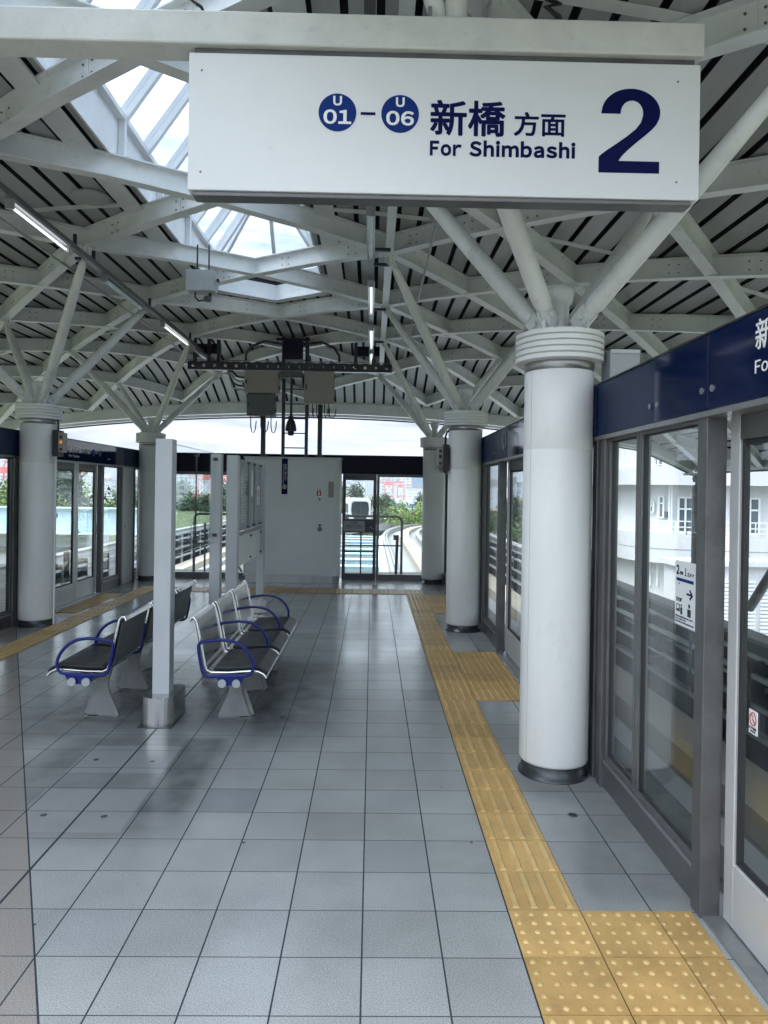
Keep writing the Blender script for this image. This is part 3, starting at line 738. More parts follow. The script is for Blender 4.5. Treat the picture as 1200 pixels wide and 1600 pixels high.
screen_panel(1, RW, 7.80, 8.98, [], 'narrow framed glass screen left of the second right column', SG)
screen_panel(1, RW, 9.04, 10.06, [9.6], 'framed glass screen just beyond the second right column', SG)
door(1, RD, 10.1, 11.9, 'farthest platform screen door on the right side', 'platform screen doors', False)
screen_panel(1, RW, 11.93, 13.80, [12.7], 'framed glass screen beside the farthest right column', SG)
screen_panel(-1, LW, 6.3, 8.96, [7.6], 'framed glass screen at the left picture edge', SG)
screen_panel(-1, LW, 9.02, 10.05, [9.5], 'dark narrow screen directly right of the left column', SG)
door(-1, LD, 10.1, 11.72, 'twin leaf screen door on the left with black bar at its edge', 'platform screen doors', True)
screen_panel(-1, LW, 11.75, 12.72, [], 'narrow glass screen right of the left twin doors', SG)
o = part('service_panel', None, lambda b: (b.box(LW - .03, LW + .03, 12.75, 13.28, .002, ZH, alu_m), b.box(LW + .03, LW + .036, 12.82, 12.86, 1.0, 1.03, gasket_m)), .004)
tag(o, 'plain pale metal panel between left glass screen and the far left column', 'panel')
screen_panel(-1, LW, 13.30, 13.84, [], 'sliver of glass screen behind the far left column', SG)

# headers
def header(sg, xf, y0, y1, label, seams, gloss=True, lettering=None, z1=2.385, satin=()):
    t = thing('header_panel', (xf, (y0 + y1) / 2, ZH), label, 'header sign', 'navy header panels over the screens')
    bx = xf + sg * .16
    ys = [y0] + seams + [y1]
    for k, (a, c) in enumerate(zip(ys, ys[1:])):
        mt = navymat_m if k in satin or not gloss else navy_m
        off = .004 if k in satin else 0
        part('panel', t, lambda b: b.box(*sorted((xf + sg * off, bx)), a + .002, c - .002, ZH + .003, z1, mt), .003)
    part('edge_trim', t, lambda b: (b.box(*sorted((xf - sg * .004, bx + sg * .004)), y0, y1, z1, z1 + .008, blackm_m), b.box(*sorted((xf + sg * .002, bx)), y0, y1, ZH - .022, ZH + .001, steel_m)))
    for yy in [s_ + d for s_ in seams for d in (-.045, .045)]:
        part('knob', t, lambda b: disc(b, (xf, yy, ZH + .085), (-sg, 0, 0), .014, .006, steel_m, 14))
    if lettering: part('lettering', t, lettering)
    return t
def lt1(b):
    O, U, V = (1.348, 2.55, 0), (0, -1, 0), (0, 0, 1)
    text(b, '新橋方面のりば', 0, .84, 2.245, 2.355, O, U, V, white_m, .01)
    line(b, 'For Shimbashi', 0, .52, 2.165, 2.215, O, U, V, white_m, .01)
header(1, 1.35, .9, 4.36, 'navy header over the nearest screen with white lettering cut at the picture edge', [2.92, 3.48], True, lt1, satin=(2,))
header(1, 1.35, 4.40, 5.6, 'navy header hidden behind the large white column', [], False)
header(1, 1.35, 5.6, 7.25, 'glossy header over the second screen door mirroring the sky', [], True)
def ring(b):
    b.tube([(1.346, 7.42 + .07 * math.cos(a), 2.25 + .085 * math.sin(a)) for a in [2 * math.pi * k / 20 for k in range(20)]], .008, boxgrey_m, 6, closed=True)
header(1, 1.352, 7.25, 9.6, 'matt navy header with a ring emblem beside the second right column', [8.1], False, ring)
header(1, 1.35, 9.6, 13.8, 'navy header beside the farthest right column', [11.9], False)
def lt2(b):
    O, U, V = (-4.328, 10.43, 0), (0, 1, 0), (0, 0, 1)
    text(b, '豊洲方面のりば', 0, .80, 2.20, 2.29, O, U, V, white_m, .008)
    line(b, 'For Toyosu', 0, .36, 2.125, 2.17, O, U, V, white_m, .008)
    for c0 in (.92, 1.18):
        disc(b, (-4.33, 10.43 + c0, 2.235), (1, 0, 0), .055, .0015, signblue_m, 20)
    b.box(-4.3295, -4.3285, 11.43, 11.53, 2.23, 2.24, white_m)
header(-1, -4.33, 9.3, 12.72, 'glossy navy header with white lettering over the left twin doors', [9.95, 12.0], True, lt2)
header(-1, -4.33, 12.72, 13.8, 'matt navy header between the left doors and the far left column', [], False)
def lt3(b):
    O, U, V = (-4.328, 8.0, 0), (0, 1, 0), (0, 0, 1)
    text(b, 'のりば', 0, .42, 2.20, 2.29, O, U, V, white_m, .008)
    line(b, 'For Toyosu', 0, .46, 2.125, 2.17, O, U, V, white_m, .008)
header(-1, -4.33, 6.3, 9.28, 'navy header with white lettering at the left picture edge', [], True, lt3)
# dark cover seen through the left edge pane
o = part('equipment_locker', None, lambda b: (b.box(-5.0, -4.62, 8.0, 8.95, .62, 1.80, navyflat_m), b.box(-4.62, -4.612, 8.3, 8.31, .7, 1.75, blackm_m), b.box(-5.0, -4.62, 8.1, 8.2, -.4, .62, blackm_m), b.box(-5.0, -4.62, 8.75, 8.85, -.4, .62, blackm_m)), .01)
tag(o, 'tall dark locker outside the glass at the left picture edge', 'locker')

# notices on the right glass
def notice(b):
    O, U, V = (1.398, 3.315, 0), (0, -1, 0), (0, 0, 1)
    b.box(1.3985, 1.4005, 3.105, 3.315, 1.145, 1.435, signwhite_m)
    line(b, '2', .015, .042, 1.372, 1.415, O, U, V, signnavy_m, .03)
    text(b, '号車', .05, .085, 1.372, 1.389, O, U, V, signnavy_m, .01)
    line(b, '1', .105, .117, 1.372, 1.407, O, U, V, signnavy_m, .02)
    text(b, '番ドア', .13, .195, 1.372, 1.389, O, U, V, signnavy_m, .01)
    b.box(1.3975, 1.3985, 3.125, 3.30, 1.343, 1.357, signblue_m)
    b.box(1.3975, 1.3985, 3.268, 3.275, 1.328, 1.336, signnavy_m)
    text(b, '→', .125, .185, 1.270, 1.318, O, U, V, signnavy_m, .02)
    line(b, 'STOP', .015, .075, 1.250, 1.268, O, U, V, signnavy_m, .01)
    b.box(1.3975, 1.3985, 3.262, 3.298, 1.205, 1.238, blackm_m); b.box(1.397, 1.3975, 3.268, 3.292, 1.218, 1.234, signwhite_m)
    disc(b, (1.3985, 3.245, 1.235), (-1, 0, 0), .006, .001, blackm_m, 10); b.box(1.3975, 1.3985, 3.235, 3.255, 1.195, 1.226, blackm_m)
    disc(b, (1.3985, 3.165, 1.243), (-1, 0, 0), .010, .001, blackm_m, 12); b.box(1.3975, 1.3985, 3.148, 3.182, 1.195, 1.229, blackm_m)
    text(b, '駆け込み乗車はおやめください', .012, .19, 1.180, 1.188, O, U, V, signnavy_m)
    text(b, 'ドアにご注意ください', .012, .12, 1.169, 1.176, O, U, V, signnavy_m)
    text(b, 'Please do not rush onto the train', .012, .195, 1.157, 1.165, O, U, V, signnavy_m)
o = part('notice_sign', None, notice); tag(o, 'white vertical notice with 2 and 1, arrow and STOP pictograms on glass', 'sign')
def sticker(b):
    O, U, V = (1.465, 2.775, 0), (0, -1, 0), (0, 0, 1)
    b.box(1.4655, 1.4675, 2.715, 2.775, .825, .915, signwhite_m)
    pts = [(1.4648, 2.745 + .022 * math.cos(a), .882 + .024 * math.sin(a)) for a in [2 * math.pi * k / 24 for k in range(24)]]
    b.tube(pts, .0022, red_m, 6, closed=True)
    b.tube([(1.4648, 2.745 + .014, .898), (1.4648, 2.745 - .014, .866)], .002, red_m, 6)
    b.tube([(1.465, 2.745, .896), (1.465, 2.748, .882), (1.465, 2.741, .868)], .0025, boxgrey_m, 6)
    text(b, 'ドアに注意', .006, .054, .842, .852, O, U, V, blackm_m, .01)
    text(b, 'CAUTION', .012, .048, .832, .838, O, U, V, blackm_m)
o = part('warning_sticker', None, sticker); tag(o, 'small white sticker with red prohibition ring on the nearest door glass', 'sticker')
o = part('floor_drain', None, lambda b: (b.lathe((1.105, 3.885, 0), [(.024, .0006), (.024, .004), (.016, .0045), (.015, .0015)], darkring_m, 24), b.lathe((1.105, 3.885, 0), [(.013, .0008), (.012, .004)], blackm_m, 18)))
tag(o, 'small dark round floor plug on the grey tiles in front of the large column', 'floor plug')

# ------------------------------------------------------------------ end wall
EY = 13.86
t = thing('end_header', (-1, EY, ZH), 'long dark navy header across the end wall behind the cabinet', 'header sign')
part('panel', t, lambda b: b.box(-4.2, 1.30, EY - .03, EY + .12, 2.02, 2.365, navyflat_m), .004)
part('edge_trim', t, lambda b: b.box(-4.2, 1.30, EY - .035, EY + .125, 2.366, 2.376, blackm_m))
def endframe(t, x0, x1, z0, z1, name='frame', fr=.06, mids=(), hm=(), mt=None):
    mt = mt or steeldk_m
    def f(b):
        b.box(x0, x0 + fr, EY - .03, EY + .03, z0, z1, mt); b.box(x1 - fr, x1, EY - .03, EY + .03, z0, z1, mt)
        b.box(x0 + fr, x1 - fr, EY - .03, EY + .03, z0, z0 + .11, mt); b.box(x0 + fr, x1 - fr, EY - .03, EY + .03, z1 - fr, z1, mt)
        for x in mids: b.box(x - .025, x + .025, EY - .025, EY + .025, z0 + .11, z1 - fr, mt)
        for z, h in hm: b.box(x0 + fr, x1 - fr, EY - .022, EY + .022, z - h / 2, z + h / 2, mt)
    return part(name, t, f, .003)
d = thing('emergency_door', (-.22, EY, 0), 'dark framed glass emergency door right of the big grey cabinet', 'door')
def df(b):
    mt = darkring_m
    x0, x1 = -.56, .085
    b.box(x0, x0 + .06, EY - .03, EY + .03, .003, 2.018, mt); b.box(x1 - .06, x1, EY - .03, EY + .03, .003, 2.018, mt)
    b.box(x0 + .06, x1 - .06, EY - .03, EY + .03, .003, .13, mt); b.box(x0 + .06, x1 - .06, EY - .03, EY + .03, 1.90, 2.018, mt)
    b.box(x0 + .06, x1 - .06, EY - .03, EY + .03, .905, 1.165, mt)
    b.box(x0 + .06, x1 - .06, EY - .025, EY + .025, .53, .56, mt); b.box(-.215, -.185, EY - .0255, EY + .0255, .13, .53, mt); b.box(-.215, -.185, EY - .0255, EY + .0255, .56, .905, mt)
part('frame', d, df, .003)
part('glass', d, lambda b: (b.box(-.50, .025, EY - .005, EY + .005, 1.165, 1.90, glass_m), b.box(-.50, .025, EY - .005, EY + .005, .13, .905, glass_m)))
def handle(b):
    b.box(-.10, -.02, EY - .06, EY - .03, 1.02, 1.09, blackm_m); b.tube([(-.03, EY - .07, 1.03), (.0, EY - .09, 1.0), (.035, EY - .08, .98)], .012, steel_m, 8); disc(b, (.01, EY - .03, .96), (0, -1, 0), .02, .02, blackm_m)
part('handle', d, handle)
part('closer', d, lambda b: b.box(-.54, -.30, EY - .07, EY - .03, 1.93, 1.98, blackm_m), .004)
def plate(b):
    O, U, V = (-.525, EY - .032, 0), (1, 0, 0), (0, 0, 1)
    b.box(-.535, -.13, EY - .034, EY - .0305, .93, 1.125, boxgrey_m)
    O = (-.535, EY - .0342, 0)
    text(b, '非常扉', .14, .28, 1.075, 1.105, O, U, V, maroon_m, .02)
    text(b, '非常時以外使用禁止', .05, .355, 1.020, 1.050, O, U, V, maroon_m, .02)
    line(b, 'EMERGENCY USE ONLY', .04, .365, .985, 1.005, O, U, V, blackm_m, .01)
part('sign_plate', d, plate)
t = thing('end_window', (.6, EY, 0), 'wide clear end window between the emergency door and the far right column', 'window')
endframe(t, .09, 1.33, .003, 2.018, fr=.05)
part('glass', t, lambda b: b.box(.14, 1.28, EY - .005, EY + .005, .11, 1.97, glass_m))
t = thing('end_window', (-3.2, EY, 0), 'end window behind the clear sign panel left of the grey cabinet', 'window')
endframe(t, -4.0, -2.32, .003, 2.018, mids=(-2.88,))
part('glass', t, lambda b: b.box(-3.94, -2.38, EY - .005, EY + .005, .11, 1.96, glass_m))
part('end_landing', None, lambda b: b.box(-4.9, 1.5, 14.1, 15.7, -.35, -.05, concdk_m), kind='structure')

# cabinet
cab = thing('equipment_cabinet', (-1.45, 13.5, 0), 'big plain grey equipment cabinet at the platform end', 'cabinet')
def cbody(b):
    pts = [(-2.33, 13.82), (-2.33, 13.30), (-.70, 13.30)] + [(-.70 + .12 * math.sin(a), 13.42 - .12 * math.cos(a)) for a in [rad(18 * k) for k in range(1, 6)]] + [(-.58, 13.82)]
    b.prism([(x, y, .13) for x, y in pts], (0, 0, 2.14), cabinet_m)
cb = part('body', cab, cbody)
part('lid', cab, lambda b: b.box(-2.35, -.565, 13.275, 13.825, 2.271, 2.30, cabinet_m), .01)
part('plinth', cab, lambda b: b.prism([(x, y, .002) for x, y in [(-2.30, 13.80), (-2.30, 13.33), (-.71, 13.33), (-.63, 13.37), (-.60, 13.44), (-.60, 13.80)]], (0, 0, .127), steel_m))
part('door', cab, lambda b: (b.box(-2.31, -.835, 13.288, 13.299, .15, 2.25, cabinet_m)), .002)
part('lock', cab, lambda b: (disc(b, (-.945, 13.288, 1.06), (0, -1, 0), .022, .02, blackm_m), disc(b, (-.945, 13.288, .99), (0, -1, 0), .038, .025, blackm_m), b.box(-.958, -.932, 13.255, 13.263, .975, 1.005, steel_m)))
def navs(b):
    b.box(-1.655, -1.545, 13.284, 13.2875, 1.62, 2.27, signnavy_m)
    O, U, V = (-1.60, 13.2838, 2.27), (0, 0, -1), (1, 0, 0)
    text(b, '忘れ物にご注意ください', .10, .40, -.002, .034, O, U, V, white_m, .01)
    text(b, 'Please mind your belongings', .10, .46, -.036, -.014, O, U, V, white_m, .0)
    b.tube([(-1.60 + .032 * math.cos(a), 13.2835, 1.755 + .036 * math.sin(a)) for a in [2 * math.pi * k / 20 for k in range(20)]], .005, white_m, 5, closed=True)
    b.box(-1.607, -1.593, 13.2825, 13.2837, 1.735, 1.775, white_m)
o = part('vertical_sign', None, navs); tag(o, 'narrow navy vertical sign with white text on the grey cabinet', 'sign')
def fire(b):
    b.box(-1.045, -.895, 13.284, 13.2875, 1.49, 1.745, signwhite_m)
    O, U, V = (-1.045, 13.2838, 1.49), (1, 0, 0), (0, 0, 1)
    text(b, '消火器', .035, .115, .212, .238, O, U, V, red_m, .02)
    b.box(-1.01, -.93, 13.2825, 13.2838, 1.60, 1.69, red_m)
    b.lathe((-.97, 13.282, 1.61), [(.012, 0), (.014, .05), (.006, .062), (.006, .07)], white_m, 10)
    b.bar((-.995, 13.283, 1.575), (-.955, 13.283, 1.53), .012, .0016, blackm_m, (0, 1, 0))
    b.prism([(-.94, 13.2835, 1.515), (-.94, 13.2835, 1.56), (-.982, 13.2835, 1.515)], (0, -.0012, 0), blackm_m)
o = part('extinguisher_sign', None, fire); tag(o, 'small white fire extinguisher sign with red square and arrow on cabinet', 'sign')
o = part('faded_notice', None, lambda b: b.box(-.80, -.70, 13.2935, 13.2985, 1.57, 1.86, beige_m)); tag(o, 'blank beige patch of an old notice on the cabinet corner', 'notice')

# gear above the cabinet
g = thing('equipment_gantry', (-1.5, 13.1, 3.8), 'black perforated cross beam hung under the roof above the cabinet', 'gantry')
def gb(b):
    n = 19; x0, x1 = -3.32, .32; z0, z1 = 3.82, 3.975; st_ = (x1 - x0) / n
    for k in range(n):
        a = x0 + k * st_; c = a + st_; r = .028; cx = (a + c) / 2; cz = (z0 + z1) / 2; m_ = 16
        # plate with a round hole
        outer = []
        for q in range(m_):
            an = 2 * math.pi * (q + .5) / m_; dx, dz = math.cos(an), math.sin(an); s_ = min((st_ / 2) / max(1e-6, abs(dx)), ((z1 - z0) / 2) / max(1e-6, abs(dz)))
            outer.append((cx + dx * s_, cz + dz * s_))
        inner = [(cx + r * math.cos(2 * math.pi * (q + .5) / m_), cz + r * math.sin(2 * math.pi * (q + .5) / m_)) for q in range(m_)]
        for y in (13.0, 13.012):
            b.add([(x, y, z) for x, z in outer + inner], [(q, (q + 1) % m_, m_ + (q + 1) % m_, m_ + q) for q in range(m_)], blackm_m)
        b.add([(x, y, z) for y in (13.0, 13.012) for x, z in inner], [(q, (q + 1) % m_, m_ + (q + 1) % m_, m_ + q) for q in range(m_)], blackm_m)
    b.box(x0, x1, 12.94, 13.012, z1 - .012 + .02, z1 + .012, blackm_m); b.box(x0, x1, 12.94, 13.012, z0 - .012, z0 - .002, steel_m)
part('cross_beam', g, gb)
for x in (-3.2, -2.95, -2.78, -1.62, -1.2, -.33, -.02, .25):
    part('hanger', g, lambda b: b.box(x - .03, x + .03, 13.02, 13.08, 3.9, 4.44, blackm_m), .003)
for q in ((-3.2, -2.75, 13.09, 13.13, 4.12, 4.30), (-.35, .1, 13.09, 13.13, 4.12, 4.30), (-1.62, -1.28, 12.96, 13.14, 4.02, 4.36), (-1.75, -1.15, 12.96, 13.1, 4.36, 4.40)):
    part('bracket', g, lambda b: b.box(*q, navyflat_m))
for x0, x1 in ((-1.64, -2.28), (-1.26, -.62)):
    part('cable', g, lambda b: b.tube([(x0, 13.0, 4.30), ((x0 + x1) / 2, 12.97, 4.34), (x1 * .85 + x0 * .15, 12.97, 4.24), (x1, 12.97, 4.1), (x1, 12.98, 3.99)], .022, cable_m, 8))
def ebox(name, x0, x1, z0, z1, mt, label, y0=12.98, dep=.16, extra=None):
    t = thing(name, ((x0 + x1) / 2, y0, z0), label, 'equipment box')
    part('housing', t, lambda b: b.box(x0, x1, y0 - dep / 2, y0 + dep, z0, z1, mt), .008)
    part('lid', t, lambda b: b.box(x0 + .012, x1 - .012, y0 - dep / 2 - .012, y0 - dep / 2 - .001, z0 + .012, z1 - .012, mt), .004)
    for z in (z0 + .06, z1 - .13): part('hinge', t, lambda b: b.box(x1 + .0005, x1 + .016, y0 - .08, y0 - .03, z, z + .07, blackm_m))
    part('latch', t, lambda b: b.box(x0 + .03, x0 + .055, y0 - dep / 2 - .026, y0 - dep / 2 - .0125, z0 + (z1 - z0) * .42, z0 + (z1 - z0) * .58, blackm_m))
    if extra: part('cable', t, extra)
    return t
def side_cables(b):
    for k in range(4):
        z = 3.46 + k * .075
        b.tube([(-2.29, 12.98, z), (-2.42, 12.97, z + .01), (-2.52, 12.98, z + .05 + .02 * k), (-2.6, 12.99, 3.80)], .016, cable_m if k % 2 else steel_m, 8)
def drops(x0, x1, z, n, depth):
    def f(b):
        for k in range(n):
            x = x0 + (x1 - x0) * k / max(1, n - 1); s_ = .05 + .02 * (k % 2)
            b.tube([(x, 12.98, z), (x, 12.98, z - depth * .6), (x + s_ * .4, 12.98, z - depth * .95), (x + s_ * 1.1, 12.98, z - depth), (x + s_ * 1.7, 12.98, z - depth * .8), (x + s_ * 1.9, 13.0, z - depth * .3)], .010, cable_m, 6)
    return f
ebox('control_box', -2.295, -1.68, 3.405, 3.80, beige_m, 'beige control box under the left half of the black cross beam', extra=side_cables)
ebox('control_box', -2.245, -1.745, 3.01, 3.395, boxgreen_m, 'dark grey green control box hanging below the beige one', extra=drops(-2.18, -1.82, 3.01, 3, .30))
ebox('control_box', -1.235, -.705, 3.235, 3.815, beige_m, 'tall beige control box right of the ladder', extra=drops(-1.16, -.80, 3.235, 6, .24))
o = part('support_pole', None, lambda b: (b.box(-2.01, -1.93, 13.05, 13.13, 2.30, 3.05, blackm_m), b.box(-2.04, -1.90, 13.03, 13.15, 2.301, 2.315, blackm_m)), .004); tag(o, 'dark square pole from the cabinet top to the grey green box', 'pole')
o = part('support_pole', None, lambda b: (b.box(-.995, -.915, 13.05, 13.13, 2.30, 3.3, blackm_m), b.box(-1.03, -.88, 13.03, 13.15, 2.301, 2.315, blackm_m)), .004); tag(o, 'dark square pole from the cabinet top to the tall beige box', 'pole')
t = thing('ladder', (-1.41, 13.25, 2.3), 'black steel ladder standing on the cabinet behind the dome camera', 'ladder')
for x in (-1.625, -1.205): part('rail', t, lambda b: b.box(x - .03, x + .03, 13.16, 13.20, 2.30, 4.4, blackm_m), .003)
for k in range(8):
    z = 2.46 + .265 * k; part('rung', t, lambda b: b.tube([(-1.595, 13.18, z), (-1.235, 13.18, z)], .011, blackm_m, 8))
t = thing('dome_camera', (-1.455, 12.9, 2.75), 'dark dome camera hanging on a rod in front of the ladder', 'security camera')
part('rod', t, lambda b: (b.tube([(-1.455, 12.9, 3.03), (-1.455, 12.9, 3.72)], .022, blackm_m, 10), b.box(-1.64, -1.27, 12.86, 13.0, 3.68, 3.80, boxgreen_m)))
part('hood', t, lambda b: b.lathe((-1.455, 12.9, 2.74), [(.098, 0), (.10, .03), (.092, .09), (.07, .17), (.035, .225), (.03, .24), (.05, .245), (.05, .26), (.025, .265), (.025, .29)], blackm_m, 24))
part('lens', t, lambda b: b.lathe((-1.455, 12.9, 2.66), [(.02, 0), (.048, .008), (.056, .03), (.056, .08)], gasket_m, 20))

# ------------------------------------------------------------------ light lines
TUBES = ((6.15, 7.3, 'cover'), (8.3, 9.65, 'lit'), (10.6, 12.05, 'lit'), (12.4, 13.75, 'lit'))
def light_row(x, lab, off):
    zl = 4.10
    t = thing('light_rail', (x, 9, zl), 'dark lighting channel hung %s under the roof' % lab, 'light rail')
    part('channel', t, lambda b: b.box(x - .03, x + .03, 1.5, 13.9, zl + .03, zl + .085, steeldk_m), .004)
    sx = 1 if x > XC else -1
    for y in (3.4, 5.7, 7.5, 8.0, 10.0, 12.2, 13.7):
        part('bracket', t, lambda b: (b.box(*sorted((x, x + sx * .20)), y - .02, y + .02, zl + .09, zl + .12, blackm_m), b.box(x - .015, x + .015, y - .015, y + .015, zl + .085, zl + .2, blackm_m)))
    for k, (a, c, s_) in enumerate(((3.9, 5.1, 'lit'),) + TUBES):
        lit = (s_ == 'lit') if k not in off else False
        if k == 1 and x < XC: lit = True
        f = thing('tube_light', (x, (a + c) / 2, zl), '', 'tube light', 'fluorescent lights on the roof channels')
        f['label'] = ('%s tube light, %s along the channel hung %s' % ('lit' if lit else 'unlit', ('overhead', 'first visible', 'second visible', 'third visible', 'last')[k], lab))
        part('housing', f, lambda b: (b.box(x - .04, x + .04, a, c, zl + .001, zl + .029, steel_m), b.box(x - .035, x + .035, a, a + .03, zl - .055, zl, steel_m), b.box(x - .035, x + .035, c - .03, c, zl - .055, zl, steel_m)))
        part('tube', f, lambda b: b.tube([(x, a + .031, zl - .027), (x, c - .031, zl - .027)], .011 if lit else .026, lamp_m if lit else lampoff_m, 12))
light_row(-.047, 'right of the skylight', (1,))
light_row(-3.08, 'left of the skylight', (2, 4))
def tray(b):
    pts = [(.145, y, zr(1.63, y) - .005) for y in [1.5 + .6 * k for k in range(22)]]
    for p, q in zip(pts, pts[1:]): b.bar((p[0], p[1], p[2] - .012), (q[0], q[1], q[2] - .012), .085, .022, beam_m)
o = part('cable_tray', None, tray); tag(o, 'pale flat cable tray running under the roof nodes right of the lamps', 'cable tray')
for (x, y) in ((-2.75, 7.05), (-.28, 7.9), (-3.45, 3.95)):
    o = part('ceiling_plate', None, lambda b: b.lathe((x, y, zr(x - XC, y) + BH - .03), [(.17, 0), (.175, .008), (.175, .03)], deck_m, 24, smooth=False))
    tag(o, {(-2.75, 7.05): 'round grey ceiling plate left of the skylight', (-.28, 7.9): 'round grey ceiling plate beside the right lamp channel', (-3.45, 3.95): 'round grey ceiling plate over the far left upper corner'}[(x, y)], 'ceiling plate')
for sg, lab in ((-1, 'thin pale conduit clipped along the roof left of the lamp channel'), (1, 'thin pale conduit clipped along the roof right of the cable tray')):
    u = 2.05
    o = part('conduit', None, lambda b: (b.tube([(XC + sg * u, y, zr(u, y) - .012) for y in [3 + .7 * k for k in range(16)]], .012, boxgrey_m, 8), [b.box(XC + sg * u - .025, XC + sg * u + .025, y - .012, y + .012, zr(u, y) - .002, zr(u, y) + .012, steel_m) for y in (4.4, 6.5, 8.6, 10.7)]))
    tag(o, lab, 'conduit')
# hanging grey box with camera, left of centre
t = thing('equipment_box', (-1.94, 8.2, 3.9), 'grey box with a small camera hanging left of the skylight end', 'equipment box')
part('housing', t, lambda b: b.box(-2.095, -1.79, 8.1, 8.3, 3.915, 4.135, boxgrey_m), .008)
part('lid', t, lambda b: b.box(-2.10, -1.785, 8.085, 8.099, 3.91, 4.14, boxgrey_m), .003)
for hx in (-2.0, -1.87): part('hanger', t, lambda b: b.tube([(hx, 8.2, 4.136), (hx, 8.2, 4.45)], .009, blackm_m, 8))
part('camera', t, lambda b: (b.tube([(-1.86, 8.22, 3.91), (-1.86, 8.22, 3.84)], .018, blackm_m, 8), b.tube([(-1.86, 8.16, 3.83), (-1.85, 8.02, 3.80)], .035, blackm_m, 12), b.box(-1.775, -1.75, 8.15, 8.22, 4.03, 4.06, blackm_m)))
part('cable', t, lambda b: b.tube([(-2.02, 8.2, 3.915), (-2.02, 8.2, 3.86), (-1.98, 8.2, 3.82), (-1.92, 8.2, 3.83), (-1.88, 8.2, 3.87)], .01, cable_m, 8))

# ------------------------------------------------------------------ big hanging sign
t = thing('hanging_sign', (.3, 3.4, 3.15), 'large white hanging direction sign with a big navy 2 on a square bar', 'sign')
part('bar', t, lambda b: b.box(-2.6, 1.535, 3.4, 3.555, 3.80, 3.955, barpaint_m), .008)
part('hanger', t, lambda b: (b.tube([(.37, 3.48, 3.956), (.37, 3.48, 4.5)], .055, barpaint_m, 16), b.box(.24, .50, 3.42, 3.54, 3.9555, 3.968, barpaint_m), b.box(.23, .25, 3.43, 3.45, 3.968, 4.02, steel_m), b.box(.49, .51, 3.43, 3.45, 3.968, 4.02, steel_m)), .003)
part('hanger', t, lambda b: b.tube([(-2.2, 3.48, 3.956), (-2.2, 3.48, 4.5)], .055, barpaint_m, 16))
part('hanger_cable', t, lambda b: [b.tube([(x + .0, 3.46, 3.956), (x - .02, 3.45, 4.0), (x - .08, 3.43, 4.03), (x - .02, 3.44, 4.05), (x - .1, 3.46, 4.1)], .008, cable_m, 6) for x in (-.82, .86, .88)])
SX0, SX1, SZ0, SZ1, SYF = -.885, 1.523, 3.125, 3.765, 3.415
bx_ = part('box', t, lambda b: (b.box(SX0, SX1, SYF, SYF + .11, SZ0, SZ1, signwhite_m), b.box(SX0 + .02, SX1 - .03, SYF + .012, SYF + .10, SZ0 - .022, SZ0 - .001, steeldk_m), b.box(SX0 + .02, SX1 - .02, SYF + .02, SYF + .09, SZ1 + .001, SZ1 + .034, steeldk_m)), .004)
